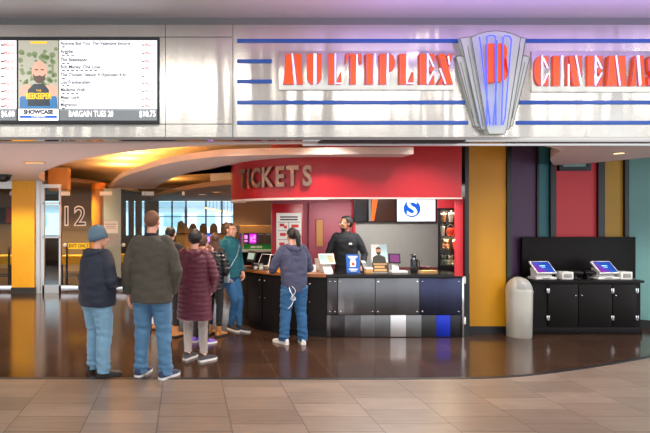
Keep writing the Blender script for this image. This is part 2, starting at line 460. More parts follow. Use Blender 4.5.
#==SHELL==
# ------------------------------------------------------------------ floor
edge = smooth_path([(-9, 5.36), (-2, 5.36), (1.5, 5.34), (2.9, 5.36), (3.6, 5.44), (4.4, 5.68), (5.3, 6.02), (7.0, 6.75), (9, 7.7)], 6)
mb = MB(); mb.prism([(-9, -7), (9, -7)] + list(reversed(edge)), 'z', -0.1, 0.0)
struct(mb.build('floor', M['light_tile'], smooth=False))
mb = MB(); mb.prism(edge + [(9, 21), (-9, 21)], 'z', -0.1, 0.0)
struct(mb.build('floor', M['dark_tile'], smooth=False))
mb = MB(); strip(mb, edge, -0.0, 0.05, 0.0, 0.004)
struct(mb.build('trim_1', M['black_trim']))

# ------------------------------------------------------------------ ceilings
mb = MB(); mb.box(-9, 9, -7, 5.6, 3.86, 3.96)
struct(mb.build('ceiling', M['ceiling'], smooth=False))
mb = MB(); mb.box(-9, 9, 5.62, 20.3, 3.0, 3.1)
struct(mb.build('ceiling', M['cove'], smooth=False))
ZS = 2.53
edgeA = smooth_path([(1.5, 5.6), (0.6, 5.68), (0.07, 5.8), (-0.48, 6.1), (-1.14, 6.7), (-1.8, 7.6), (-2.44, 8.8), (-2.85, 9.8), (-3.1, 10.7), (-3.2, 11.45)], 6)
mb = MB(); mb.prism([(-9, 5.6)] + edgeA + [(-9, 11.45)], 'z', ZS, ZS + 0.2)
struct(mb.build('ceiling', M['soffit'], smooth=False))
edgeB = smooth_path([(-2.2, 14.4), (-1.71, 12.0), (-1.3, 10.3), (-0.81, 8.9), (-0.25, 7.57), (0.34, 6.85), (0.7, 6.66), (1.6, 6.54), (2.4, 6.5), (2.93, 6.5)], 6)
backB = smooth_path([(2.93, 8.2), (1.3, 8.1), (0.72, 7.82), (0.42, 8.5), (0.11, 9.1), (-0.25, 10.4), (-0.61, 12.4), (-0.9, 14.4)], 5)
mb = MB(); mb.prism(edgeB + [(2.93, 6.79)] + backB, 'z', ZS, ZS + 0.09)
struct(mb.build('ceiling', M['grey_lip'], smooth=False))
ZC = 2.35
edgeC = smooth_path([(-1.4, 19.5), (-0.75, 15.1), (-0.12, 12.2), (0.51, 10.4), (1.03, 9.7), (1.6, 9.4), (4.0, 9.3)], 6)
mb = MB(); mb.prism(edgeC + [(8.9, 9.3), (8.9, 20.0), (-1.4, 20.0)], 'z', ZC, ZC + 0.1)
struct(mb.build('ceiling', M['brown_soffit'], smooth=False))
mb = MB(); mb.box(0.52, 1.2, 10.7, 10.78, ZC + 0.1, 3.0)
struct(mb.build('trim_2', M['white_wall'], smooth=False))
# lowered brown ceiling beyond the glass
mb = MB(); mb.prism([(-8.9, 12.4), (-3.3, 12.4), (-2.6, 13.4), (-1.75, 18.0), (-1.75, 20.0), (-8.9, 20.0)], 'z', 2.62, 2.72)
struct(mb.build('ceiling', M['brown_soffit'], smooth=False))
mb = MB(); mb.box(-3.28, -2.82, 12.0, 12.35, 2.35, 2.9)
struct(mb.build('trim_3', M['tan_wood'], smooth=False))
mb = MB(); mb.box(1.3, 9, 5.605, 5.65, 2.512, 2.535)
struct(mb.build('trim_17', M['steel_plain'], smooth=False))
# right-hand floating soffit
rs = smooth_path([(4.05, 5.75), (4.55, 6.15), (5.05, 7.0), (5.75, 7.9)], 6)
mb = MB(); mb.prism([(9, 5.66), (3.7, 5.66)] + rs + [(6.05, 7.72), (6.35, 6.65), (6.9, 6.2), (9, 6.0)], 'z', ZS + 0.0, ZS + 0.12)
struct(mb.build('ceiling', M['soffit'], smooth=False))

# ------------------------------------------------------------------ sign fascia
DH = 5.4
HB, HT = 2.575, 3.775
hd = MB(); hd.box(-9, 9, DH, DH + 0.2, HB, HT)
hd = struct(hd.build('wall_header', M['steel'], smooth=False))
t = MB(); t.box(-9, 9, DH + 0.001, DH + 0.24, HB - 0.03, HB - 0.002)
t.build('underside_strip', M['mirror'], hd, smooth=False)
g = MB()
for k in range(60):
    x = X_(318, 5.6) + k * 0.026
    g.box(x, x + 0.012, DH + 0.03, DH + 0.22, HB - 0.042, HB - 0.03)
g.build('air_grille', M['dark_grey'], hd, smooth=False)
for px in (165, 232.5):
    s = MB(); s.box(X_(px, DH), X_(px, DH) + 0.008, DH - 0.004, DH, HB + 0.0, HT)
    s.build('panel_seam', M['shield_edge'], hd, smooth=False)
for a, b in ((-9.0, X_(232, DH)),):
    s = MB(); s.box(a, b, DH - 0.004, DH, Z_(37.5, DH), Z_(36.7, DH)); s.box(a, b, DH - 0.004, DH, Z_(124.5, DH), Z_(123.7, DH))
    s.build('panel_seam', M['shield_edge'], hd, smooth=False)
def stripe(x0, x1, y):
    s = MB(); s.box(X_(x0, DH), X_(x1, DH), DH - 0.008, DH, Z_(y + 2.0, DH), Z_(y - 2.0, DH), 0.002)
    s.build('blue_stripe', M['blue_stripe'], hd)
for y, spans in ((41.0, ((237, 462), (522, 720))), (61.4, ((237, 272),)), (81.6, ((237, 272),)), (102.5, ((237, 465), (519, 720))), (122.8, ((237, 468), (516, 720)))):
    for a, b in spans: stripe(a, b, y)
# grey strip coloured for the shade in the ceiling gap above the fascia
mb = MB(); mb.box(-9, 9, DH + 0.03, DH + 0.2, HT, 3.86)
struct(mb.build('trim_4', mat('gap_shade_grey', (120, 122, 122), 0.6), smooth=False))

# ------------------------------------------------------------------ stencil letters of the fascia sign
# every letter is drawn in a unit cell: x 0..1, z 0..1; 'red' blocks and 'neon' lines
def half_disc(cx, cz, rx, rz, a0, a1, n=12): return [(cx + rx * math.cos(R(a0 + (a1 - a0) * i / n)), cz + rz * math.sin(R(a0 + (a1 - a0) * i / n))) for i in range(n + 1)]
GL = {
 'M': dict(red=[[(0, 0), (0.12, 1), (0.38, 1), (0.52, 0)], [(0.54, 1), (0.90, 1), (1.0, 0), (0.70, 0)]], neon=[[(0.44, 0.98), (0.62, 0.02)]]),
 'A': dict(red=[[(0, 0), (0.27, 1), (0.40, 1), (0.32, 0)], [(0.56, 1), (0.84, 1), (1.0, 0), (0.66, 0)]], neon=[[(0.42, 0.98), (0.58, 0.02)], [(0.50, 0.98), (0.64, 0.05)]]),
 'U': dict(red=[[(0, 1), (0.42, 1), (0.42, 0.0)] + half_disc(0.42, 0.28, 0.42, 0.28, 270, 180, 8), [(0.70, 1), (1, 1), (1, 0.3)] + half_disc(0.62, 0.28, 0.38, 0.28, 0, -70, 6) + [(0.70, 0.02)]], neon=[[(0.50, 0.98), (0.50, 0.04)], [(0.60, 0.98), (0.60, 0.04)]]),
 'L': dict(red=[[(0, 0), (0, 1), (0.44, 1), (0.44, 0)], [(0.58, 0), (1.0, 0), (1.0, 0.42)]], neon=[[(0.52, 0.98), (0.52, 0.03), (0.98, 0.03)]]),
 'T': dict(red=[[(0.0, 1), (0.26, 1), (0.0, 0.66)], [(0.28, 0), (0.28, 1), (0.64, 1), (0.64, 0)], [(0.72, 1), (1.0, 1), (1.0, 0.66)]], neon=[[(0.70, 0.96), (0.70, 0.03)]]),
 'I': dict(red=[[(0, 0), (0, 1), (0.66, 1), (0.66, 0)]], neon=[[(0.9, 0.98), (0.9, 0.02)]]),
 'P': dict(red=[[(0, 0), (0, 1), (0.42, 1), (0.42, 0)], [(0.60, 1.0)] + half_disc(0.60, 0.70, 0.40, 0.30, 90, -90, 12)], neon=[[(0.51, 0.98), (0.51, 0.02)]]),
 'E': dict(red=[[(0, 0), (0, 1), (0.44, 1), (0.44, 0)], [(0.62, 1), (1, 1), (1.0, 0.68)], [(0.60, 0.5), (0.96, 0.66), (0.96, 0.34)], [(0.62, 0), (1, 0), (1.0, 0.32)]], neon=[[(0.52, 0.98), (0.52, 0.02)], [(0.60, 0.92), (0.92, 0.58)], [(0.60, 0.10), (0.92, 0.42)]]),
 'X': dict(red=[[(0.0, 1), (0.42, 1), (1.0, 0), (0.56, 0)], [(0.74, 1), (1.0, 1), (0.74, 0.56)], [(0.0, 0), (0.26, 0), (0.34, 0.3)]], neon=[[(0.10, 0.5), (0.46, 0.03)], [(0.66, 0.9), (0.74, 0.66)]]),
 'C': dict(red=[[(0.46, 1)] + half_disc(0.46, 0.5, 0.46, 0.5, 90, 270, 14), [(0.66, 0.98), (1, 1), (1.0, 0.62)], [(0.66, 0.02), (1, 0), (1.0, 0.38)]], neon=[[(0.55, 0.98), (0.55, 0.02)], [(0.64, 0.9), (0.92, 0.6)], [(0.64, 0.1), (0.92, 0.4)]]),
 'N': dict(red=[[(0.0, 1), (0.06, 1), (0.06, 0), (0.0, 0)], [(0.12, 1), (0.46, 1), (0.86, 0), (0.44, 0)], [(0.7, 1), (1.0, 1), (1.0, 0.3)]], neon=[[(0.09, 0.7), (0.09, 0.02)], [(0.58, 0.98), (0.94, 0.05)]]),
 'S': dict(red=[[(0.9, 1.0), (0.9, 0.72), (0.66, 0.9), (0.42, 0.82), (0.38, 0.66), (0.95, 0.44), (1.0, 0.2), (0.8, 0.0), (0.3, 0.0), (0.0, 0.03), (0.0, 0.32), (0.26, 0.12), (0.5, 0.14), (0.58, 0.28), (0.05, 0.52), (0.0, 0.82), (0.24, 1.0)]], neon=[[(0.5, 0.96), (0.2, 0.8), (0.25, 0.62), (0.8, 0.4), (0.82, 0.2), (0.5, 0.06)]]),
}
def sign(label, word, spans, ytop, ybot, panel):
    t = thing('sign_lettering', label, 'sign', (X_(spans[0][0], DH), DH, Z_(ybot, DH)))
    ox, oz = t.location.x, t.location.z
    p = MB(); p.box(X_(panel[0], DH) - ox, X_(panel[1], DH) - ox, -0.02, -0.001, Z_(panel[3], DH) - oz, Z_(panel[2], DH) - oz, 0.004)
    p.build('backing_panel', M['steel'], t)
    H = Z_(ytop, DH) - Z_(ybot, DH)
    for ch, (a, b) in zip(word, spans):
        x0 = X_(a, DH - 0.045) - ox; w = (b - a) / FPX * (DH - 0.045)
        lm = MB()
        for poly in GL[ch]['red']:
            lm.prism([(x0 + q[0] * w, q[1] * H) for q in poly], 'y', -0.045, -0.02)
        l = lm.build('letter', M['sign_red'], t, smooth=False)
        nm = MB()
        for ln in GL[ch]['neon']:
            nm.tube([(x0 + q[0] * w, -0.05, q[1] * H) for q in ln], 0.0072, 6)
        nm.build('neon_tube', M['neon_white'], l)
        em = MB()
        for poly in GL[ch]['red']:
            pts = [(x0 + q[0] * w, -0.046, q[1] * H) for q in poly]
            em.tube(pts + [pts[0]], 0.002, 5)
        em.build('letter_rim', M['neon_rim'], l)
    return t
sign('stencil word MULTIPLEX in red-orange letters with neon on brushed metal, left of the winged B', 'MULTIPLEX',
     [(283.5, 303), (307, 321.5), (328.5, 341.5), (346, 361.5), (366.5, 376), (380, 395), (400, 413.5), (420, 434.5), (438.5, 453)], 55, 85.5, (278.5, 454, 51.5, 90.5))
sign('stencil word CINEMAS in red-orange letters with neon, right of the winged B', 'CINEMAS',
     [(534, 548.5), (553.5, 563), (567, 582), (587.5, 602.5), (607, 627), (631, 645.5), (648, 661)], 57, 87, (530.5, 668, 51.5, 92.5))

# ------------------------------------------------------------------ winged B shield
t = thing('shield_sign', 'grey stepped fan-shaped shield with red B and blue neon tubes on the fascia', 'sign', (X_(492, DH), DH, Z_(132, DH)))
def sp(px, py, y=0.0): return (X_(450 + px / 3.765, DH + y) - t.location.x, Z_(25 + py / 3.765, DH + y) - t.location.z)
for nm, pts, y0 in (('outer_wing', [(22, 120), (36, 116), (60, 120), (240, 120), (284, 116), (300, 122), (236, 380), (226, 384), (104, 384), (94, 380)], -0.03),
                    ('inner_wing', [(36, 50), (76, 44), (250, 44), (286, 50), (284, 62), (224, 390), (206, 396), (126, 396), (116, 390), (44, 70)], -0.05),
                    ('centre_panel', [(80, 46), (110, 33), (140, 25), (172, 22), (205, 25), (236, 33), (266, 46), (214, 388), (206, 410), (146, 410), (138, 388)], -0.075)):
    q = [sp(*p, y0) for p in pts]
    mb = MB(); mb.prism(q, 'y', y0, -0.001)
    w = mb.build(nm, M['shield'], t, smooth=False)
    mb = MB(); r3 = [(p[0], y0 - 0.002, p[1]) for p in q]
    mb.tube(r3 + [r3[0]], 0.0035, 6); mb.build('raised_rim', M['shield_edge'], w)
for pts in ([(40, 140), (88, 350)], [(60, 140), (104, 370)], [(66, 80), (124, 380)], [(282, 140), (234, 350)], [(262, 84), (214, 380)]):
    mb = MB(); q = [sp(*p, -0.05) for p in pts]
    mb.tube([(p[0], -0.051, p[1]) for p in q], 0.003, 6); mb.build('pressed_rib', M['shield_edge'], t)
mb = MB()
q = [sp(*p, -0.115) for p in [(143, 70), (172, 68), (172, 216), (143, 216)]]; mb.prism(q, 'y', -0.115, -0.076)
q = [sp(*p, -0.115) for p in [(178, 70), (192, 68), (206, 73), (215, 86), (217, 104), (213, 120), (204, 130), (193, 137), (206, 144), (216, 156), (220, 172), (219, 188), (210, 204), (196, 212), (178, 213)]]; mb.prism(q, 'y', -0.115, -0.076)
bl = mb.build('letter', M['sign_red'], t, smooth=False)
for pts in ([(110, 46), (150, 375)], [(138, 375), (138, 44), (146, 40), (164, 40), (170, 46), (172, 375)], [(162, 375), (175, 220), (175, 60)], [(192, 375), (198, 214), (198, 48), (206, 40), (224, 44), (230, 56), (206, 350), (198, 375)]):
    mb = MB(); q = [sp(*p, -0.12) for p in pts]
    mb.tube([(p[0], -0.125, p[1]) for p in q], 0.0075, 8); mb.build('neon_tube', M['neon_blue'], t)

# ------------------------------------------------------------------ film programme screen
DB = 5.33
t = thing('menu_screen', 'wide lit screen listing films and prices, mounted on the metal fascia', 'screen', (X_(22, DB), DB, Z_(123, DB)))
ox, oz = t.location.x, t.location.z
def bx(px): return X_(px, DB) - ox
def bz(py): return Z_(py, DB) - oz
mb = MB(); mb.box(bx(-118), bx(159.5), -0.0, 0.068, bz(123.2), bz(37), 0.006)
fr = mb.build('screen_frame', M['dark_grey'], t)
def flat(name, x0, x1, ya, yb, m, par, y=-0.004):
    mb = MB(); mb.box(bx(x0), bx(x1), y, 0.0, bz(yb), bz(ya)); return mb.build(name, m, par, smooth=False)
pl = flat('listing_display', -114, 16.5, 40.5, 109, M['screen_white'], t)
flat('price_band', -114, 16.5, 109.2, 120.5, M['screen_grey'], t)
pr = flat('listing_display', 59.5, 157, 40.5, 109, M['screen_white'], t)
flat('price_band', 59.5, 157, 109.2, 120.5, M['screen_grey'], t)
rows = [43.6, 51.8, 60.0, 67.2, 75.0, 82.4, 90.0, 97.6, 105.0]
titles = ['Anyone But You: The Valentine Encore', 'Argylle', 'The Beekeeper', 'Bob Marley: One Love', 'The Chosen: Season 4 (Episodes 4-6)', 'Lisa Frankenstein', 'Madame Web', 'Mean Girls', 'Migration']
times = ['1:15', '4:10  7:05  9:50', '4:30  7:40', '12:10  1:00  3:20  4:15  6:10  7:00  8:30  9:40', '6:30', '4:45  7:15', '1:30  3:50  6:45  9:20', '7:30', '1:10']
yy = -0.006
texts('title_text', [(a, 0.05, (bx(60.5), yy, bz(y)), 'LEFT', 0.92, None, 0.0012) for a, y in zip(titles, rows)], M['scr_ink'], pr)
for q_, y in zip(times, rows):
    k_ = len(q_.split())
    bars('time_line', [(bx(63.5 + n_ * 4.6), yy, bz(y + 3.5), 0.03, 0.012) for n_ in range(k_)], M['scr_ink'], pr)
texts('rating_text', [('PG-13', 0.044, (bx(150), yy, bz(y + 1.6)), 'CENTER', 0.9, None, 0.0015) for k, y in enumerate(rows) if k != 4], M['scr_red'], pr)
bars('length_line', [(bx(143.0), yy, bz(y + 1.6), 0.03, 0.012) for y in rows], M['scr_ink'], pr)
texts('rating_text', [('PG-13', 0.044, (bx(9), yy, bz(y + 1.6)), 'CENTER', 0.9, None, 0.0015) for y in rows if y != 75.0], M['scr_red'], pl)
bars('length_line', [(bx(2.5), yy, bz(y + 1.6), 0.035, 0.014) for y in rows], M['scr_ink'], pl)
mb = MB()
for y in rows:
    for a, b in ((-113, 16), (60, 156.5)): mb.box(bx(a), bx(b), -0.0055, -0.004, bz(y + 5.2), bz(y + 4.9))
mb.build('row_line', M['scr_faint'], pr, smooth=False)
texts('price_text', [('BARGAIN TUES 20', 0.088, (bx(91), yy, bz(114.2)), 'CENTER', 0.66, None, 0.0015), ('$10.75', 0.088, (bx(147.5), yy, bz(114.2)), 'CENTER', 0.72, None, 0.0015), ('$6.00', 0.088, (bx(8), yy, bz(114.2)), 'CENTER', 0.72, None, 0.0015)], M['scr_whitetxt'], t)
# plain stand-in for the film picture: a bald bearded figure before foliage
po = flat('poster_display', 18.5, 58.5, 40.5, 109, M['scr_wood'], t)
mb = MB()
random.seed(3)
for k in range(70):
    a = random.uniform(20, 57); y = random.uniform(62, 92) if random.random() < .8 else random.uniform(48, 62)
    r = random.uniform(1.2, 3.2); n = 7
    mb.prism([(bx(min(58.3, max(18.7, a + r * math.cos(i * 2 * PI / n)))), bz(y + r * 0.9 * math.sin(i * 2 * PI / n))) for i in range(n)], 'y', -0.0052, -0.004)
mb.build('foliage_shape', M['scr_green'], po, smooth=False)
def blob(name, pts, m, y): 
    mb = MB(); mb.prism([(bx(a), bz(b)) for a, b in pts], 'y', y, -0.0045); return mb.build(name, m, po, smooth=False)
blob('jeans_shape', [(20, 108.5), (20, 98), (26, 92), (52, 92), (57, 98), (58, 108.5)], M['scr_jean'], -0.0056)
blob('arm_shape', [(20, 96), (19.5, 88), (26, 84), (33, 86), (44, 86), (52, 84), (57.5, 88), (57, 96), (48, 97), (30, 97)], M['scr_skin'], -0.006)
blob('shirt_shape', [(28, 106), (28, 90), (34, 84), (44, 84), (49, 90), (50, 106)], M['scr_shirt'], -0.0065)
blob('head_shape', [(39.5 + 7.6 * math.cos(i * PI / 12), 71.5 + 10.5 * math.sin(i * PI / 12)) for i in range(24)], M['scr_skin'], -0.007)
blob('beard_shape', [(33.2, 74), (36, 76.5), (39.5, 75.5), (43, 76.5), (45.8, 74), (45, 80), (42, 83), (39.5, 83.6), (37, 83), (34, 80)], M['scr_beard'], -0.0075)
blob('eye_shape', [(35.2, 69.4), (38.2, 69.2), (38.2, 70.4), (35.2, 70.6)], M['scr_beard'], -0.0076)
blob('eye_shape', [(41, 69.2), (44, 69.4), (44, 70.6), (41, 70.4)], M['scr_beard'], -0.0076)
texts('film_text', [('BEEKEEPER', 0.086, (bx(38.8), -0.0082, bz(96.5)), 'CENTER', 0.64, None, 0.003), ('THE', 0.03, (bx(38.8), -0.0082, bz(90.8)), 'CENTER', 1.0)], M['scr_yellow'], po)
bars('film_line', [(bx(38.8), -0.0055, bz(42.6), 0.17, 0.02)], M['scr_yellow'], po)
bd = flat('name_band', 18.5, 58.5, 109.2, 120.5, M['scr_whitetxt'], t)
texts('name_text', [('SHOWCASE', 0.058, (bx(38.5), yy, bz(112.2)), 'CENTER', 1.0, None, 0.004)], M['scr_ink'], bd)
mb = MB(); mb.box(bx(20), bx(57), yy, -0.004, bz(118.2), bz(115.6)); mb.build('blue_band', M['scr_blue'], bd, smooth=False)
texts('name_text', [('CINEMAS', 0.022, (bx(38.5), yy - 0.001, bz(116.9)), 'CENTER', 1.6)], M['scr_whitetxt'], bd)

#==BOOTH==
# ------------------------------------------------------------------ red bulkhead and tickets sign
BC, BR = (1.92, 8.0), 1.2
arcp = arc(BC[0], BC[1], BR, 0, 118, 28)
mb = MB()
strip(mb, list(reversed(arcp)), 0.0, 0.1, 1.985, ZS)
strip(mb, [(1.92, 6.8), (3.0, 6.85), (3.765, 6.9)], 0.0, 0.1, 1.985, 3.0)
wb = struct(mb.build('wall_bulkhead', M['red_wall']))
mb = MB(); strip(mb, list(reversed(arcp)), -0.012, 0.16, 1.955, 1.985); strip(mb, [(1.92, 6.79), (3.0, 6.84), (3.765, 6.89)], -0.002, 0.16, 1.965, 1.985)
mb.build('bottom_ring', M['grey_lip'], wb)
# booth ceiling
mb = MB(); mb.prism([(1.92, 6.95), (3.74, 7.02), (3.82, 7.5), (4.25, 7.7), (4.25, 8.7), (1.5, 8.7), (1.0, 8.0), (1.3, 7.25)], 'z', 2.2, 2.25)
struct(mb.build('ceiling', M['dark_grey'], smooth=False))
t = thing('tickets_sign', 'raised metal letters spelling TICKETS on the curved red bulkhead', 'sign', (BC[0] - BR * math.sin(R(40)), BC[1] - BR * math.cos(R(40)), 2.13))
inv = Matrix.Translation(-t.location)
for i, ch in enumerate('TICKETS'):
    ph = R([61.5, 54.5, 48, 39.5, 30.5, 22.5, 13.5][i])
    c = V(BC[0] - (BR + 0.03) * math.sin(ph), BC[1] - (BR + 0.03) * math.cos(ph), 2.262)
    me = text_mesh(ch, 0.375, 0.028, sx=0.72, offset=0.012)
    mt = inv @ Matrix.Translation(c) @ Matrix.Rotation(-ph, 4, 'Z')
    mb = MB(); mb.mesh(me, mt)
    for f in mb.bm.faces:
        nrm = f.normal
        f.material_index = 0 if (abs(nrm.dot(Vector((-math.sin(ph), -math.cos(ph), 0)))) > 0.8) else 1
    mb.build('letter', [M['bronze'], M['letter_side']], t, smooth=False)

# ------------------------------------------------------------------ ticket counter
CC, CR = (2.08, 8.42), 1.2
cpath = [(3.95, 7.22), (3.4, 7.22), (2.7, 7.22), (2.08, 7.22)] + arc(CC[0], CC[1], CR, 4, 90, 24) + [(0.88, 8.5)]
rp = list(reversed(cpath))       # outside lies on the left-hand side of travel reversed -> use negative offsets outwards
t = thing('ticket_counter', 'long curved ticket counter with sheet metal panels and black doors', 'counter', (2.4, 7.5, 0))
TI = -t.location
def loc_strip(path, d0, d1, z0, z1, name, m, par, **k):
    mb = MB(); strip(mb, [(p[0] + TI.x, p[1] + TI.y) for p in path], d0, d1, z0, z1); return mb.build(name, m, par, **k)
loc_strip(rp, 0.02, 0.55, 0.0, 0.862, 'carcass', M['black'], t)
loc_strip(list(reversed(cpath[:5])), -0.035, 0.6, 0.862, 0.905, 'countertop', M['worktop'], t)
plabel(loc_strip(list(reversed(cpath[4:])), -0.035, 0.6, 0.862, 0.905, 'countertop', M['wood_top'], t), 'wood worktop of the curved end, orange light mixed into its tone')
pe = [2.012, 2.165, 2.70, 3.335, 3.93]
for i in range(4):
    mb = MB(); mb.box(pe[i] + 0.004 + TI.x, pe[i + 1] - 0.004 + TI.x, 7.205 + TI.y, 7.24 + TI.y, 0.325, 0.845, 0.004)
    p = mb.build('front_panel', [M['c_metal_shaded'], M['c_metal'], M['c_metal'], M['c_metal_blue_reflect']][i], t)
    for xx in (pe[i] + 0.04, pe[i + 1] - 0.04):
        for zz in (0.37, 0.8):
            s = MB(); s.ball((xx + TI.x, 7.203 + TI.y, zz), (0.011, 0.006, 0.011), 10); s.build('screw_cap', M['chrome'], p)
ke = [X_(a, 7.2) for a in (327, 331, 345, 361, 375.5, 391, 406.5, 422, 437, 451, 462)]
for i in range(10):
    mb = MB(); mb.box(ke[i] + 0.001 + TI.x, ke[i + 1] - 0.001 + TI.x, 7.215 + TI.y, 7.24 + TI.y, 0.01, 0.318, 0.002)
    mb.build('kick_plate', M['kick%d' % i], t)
# black doors round the curve
da = [1.5, 17, 33, 50, 68, 88]
for i in range(5):
    pth = list(reversed(arc(CC[0], CC[1], CR, da[i] + 0.4, da[i + 1] - 0.4, 8)))
    d = loc_strip(pth, -0.004, 0.02, 0.1, 0.845, 'door', M['black_door'], t)
    am = R(da[i + 1] - 2.4 if i % 2 == 0 else da[i] + 2.4)
    mb = MB()
    c = V(CC[0] - (CR + 0.012) * math.sin(am), CC[1] - (CR + 0.012) * math.cos(am), 0.76) + TI
    mb.ball(c, 0.016, 10); mb.build('lock', M['chrome'], d)
    mb = MB(); mb.ball(c + V(0, 0, -0.26), 0.011, 10); mb.build('knob', M['bronze'], d)
loc_strip(list(reversed(arc(CC[0], CC[1], CR, 0, 90, 20))), 0.004, 0.02, 0.0, 0.095, 'toe_board', M['black'], t)
mb = MB(); mb.box(3.935 + TI.x, 3.965 + TI.x, 7.2 + TI.y, 7.26 + TI.y, 0.0, 0.86, 0.004)
e = mb.build('end_post', M['chrome'], t)
for zz in (0.24, 0.82):
    mb = MB(); mb.box(3.965 + TI.x, 3.99 + TI.x, 7.195 + TI.y, 7.235 + TI.y, zz - 0.05, zz + 0.05, 0.004); mb.build('hinge', M['white_plastic'], e)

# ------------------------------------------------------------------ booth back
DW = 8.75
mb = MB(); mb.box(1.5, 4.58, DW, DW + 0.12, 0, 3.0)
w = struct(mb.build('wall_back', M['pink_wall'], smooth=False))
mb = MB(); mb.box(X_(355, DW), 4.38, DW - 0.012, DW, 0.85, Z_(222, DW)); mb.build('grey_panel', M['grey_panel'], w, smooth=False)
mb = MB(); mb.box(4.48, 4.58, 7.6, DW, 0, 3.0)
struct(mb.build('wall_right', M['red_wall'], smooth=False))
mb = MB(); mb.prism([(4.225 + x * math.cos(R(-26)) - y * math.sin(R(-26)), 8.08 + x * math.sin(R(-26)) + y * math.cos(R(-26))) for x, y in ((-0.18, -0.16), (0.2, -0.16), (0.2, 0.3), (-0.18, 0.3))], 'z', 1.861, 2.2)
struct(mb.build('trim_5', M['red_wall'], smooth=False))
# pier at the right end of the opening
mb = MB(); mb.box(X_(456, 6.95), X_(463, 6.95), 6.95, 6.99, 0.906, 1.985)
struct(mb.build('wall_pier', M['red_panel'], smooth=False))
mb = MB(); mb.box(X_(463.3, 6.95), X_(467, 6.95), 6.9, 6.99, 0.906, 3.0); mb.prism([(3.84, 6.99), (3.865, 6.99), (4.12, 7.44), (4.09, 7.44)], 'z', 0.906, 3.0); mb.box(3.975, 4.1, 7.3, 7.44, 0.0, 0.9)
struct(mb.build('trim_6', M['black_trim'], smooth=False))
# rose door with a slit window
d1 = MB(); d1.box(X_(308, DW), X_(351, DW), DW - 0.045, DW - 0.002, 0.0, Z_(203, DW), 0.004)
d1 = struct(d1.build('door_1', M['pink_door']))
mb = MB(); mb.box(X_(314.5, DW), X_(323, DW), DW - 0.055, DW - 0.045, Z_(247, DW), Z_(219, DW)); mb.build('window_frame', M['pink_wall'], d1, smooth=False)
mb = MB(); mb.box(X_(315.6, DW), X_(322, DW), DW - 0.058, DW - 0.05, Z_(246, DW), Z_(220, DW)); mb.build('window_pane', M['tan_wood'], d1, smooth=False)
mb = MB(); mb.box(X_(351.5, DW), X_(354.5, DW), DW - 0.06, DW - 0.012, 0, Z_(200, DW)); 
struct(mb.build('trim_7', M['red_panel'], smooth=False))
# red price board
t = thing('price_board', 'white printed price chart in a red frame beside the rose door', 'board', (X_(288, 8.6), 8.6, 0.0))
mb = MB(); mb.box(X_(272.5, 8.6) - t.location.x, X_(303, 8.6) - t.location.x, 0.02, 0.14, 0, Z_(204, 8.6), 0.004); fr = mb.build('frame_panel', M['red_wall'], t)
mb = MB(); mb.box(X_(276.5, 8.6) - t.location.x, X_(301.5, 8.6) - t.location.x, 0.006, 0.02, 0.5, Z_(213, 8.6)); sh = mb.build('printed_sheet', M['paper'], t, smooth=False)
def q(px, py): return (X_(px, 8.6) - t.location.x, 0.005, Z_(py, 8.6))
bars('heading_line', [(q(289, 0)[0], 0.0045, q(0, yy_)[2], 0.3, 0.022) for yy_ in (217, 219.6)], M['ink'], sh)
bars('price_line', [(q(x, 0)[0], 0.0045, q(0, y)[2], w_, 0.05) for x, y, w_ in ((282, 225, 0.08), (285.5, 227, 0.05), (295, 226, 0.12), (283, 234.5, 0.1), (294, 235, 0.07), (297.5, 236, 0.04), (282, 244, 0.09), (294, 244, 0.12), (284, 253, 0.1), (295, 253, 0.08))], M['red_ink'], sh)
mb = MB()
for y in (222, 230.5, 239.5, 248.5): mb.box(q(278, y)[0], q(300.5, y)[0], 0.004, 0.006, q(0, y + 0.4)[2], q(0, y)[2])
mb.box(q(288.6, 0)[0], q(289, 0)[0], 0.004, 0.006, q(0, 262)[2], q(0, 222)[2])
mb.build('ruled_line', M['ink'], sh, smooth=False)

# wall screens over the grey panel
DSN = 8.66
def wall_screen(label, x0, x1, y0, y1, m, name='wall_screen'):
    t = thing(name, label, 'screen', (X_((x0 + x1) / 2, DSN), DSN, Z_(y1, DSN)), group='screens in a row over the ticket booth')
    w = (x1 - x0) / FPX * DSN / 2; h = (y1 - y0) / FPX * DSN
    mb = MB(); mb.box(-w, w, 0.0, 0.09, 0, h, 0.004); mb.build('casing', M['black_plastic'], t)
    mb = MB(); mb.box(-w + 0.012, w - 0.012, -0.004, 0.0, 0.012, h - 0.012); d = mb.build('display', m, t, smooth=False)
    return t, w, h, d
wall_screen('dark blank wall screen, leftmost over the ticket booth', 354, 367.6, 197, 222, M['screen_dark'])
t, w, h, d = wall_screen('wall screen with an orange flare on brown, middle of the row', 368, 396, 197, 222, M['scr_brown'])
mb = MB(); mb.prism([(-w + 0.05, 0.02), (-w + 0.10, 0.02), (-w + 0.17, h - 0.02), (-w + 0.07, h - 0.02)], 'y', -0.006, -0.004); mb.build('flare_shape', M['scr_orange'], d, smooth=False)
mb = MB(); mb.prism([(-w + 0.014, 0.014), (-w + 0.045, 0.014), (-w + 0.05, h - 0.014), (-w + 0.014, h - 0.014)], 'y', -0.0055, -0.004); mb.build('grey_shape', M['screen_grey'], d, smooth=False)
t, w, h, d = wall_screen('lit pale wall screen with a round blue S mark, rightmost of the row', 396.4, 436, 196.5, 222, M['scr_sky'])
mb = MB()
cx, cz, rr = -0.075, h * 0.52, 0.145
n = 24
def ringpoly(a0, a1, r0, r1, k=10): 
    return [(cx + r1 * math.cos(R(a0 + (a1 - a0) * i / k)), cz + r1 * math.sin(R(a0 + (a1 - a0) * i / k))) for i in range(k + 1)] + [(cx + r0 * math.cos(R(a1 + (a0 - a1) * i / k)), cz + r0 * math.sin(R(a1 + (a0 - a1) * i / k))) for i in range(k + 1)]
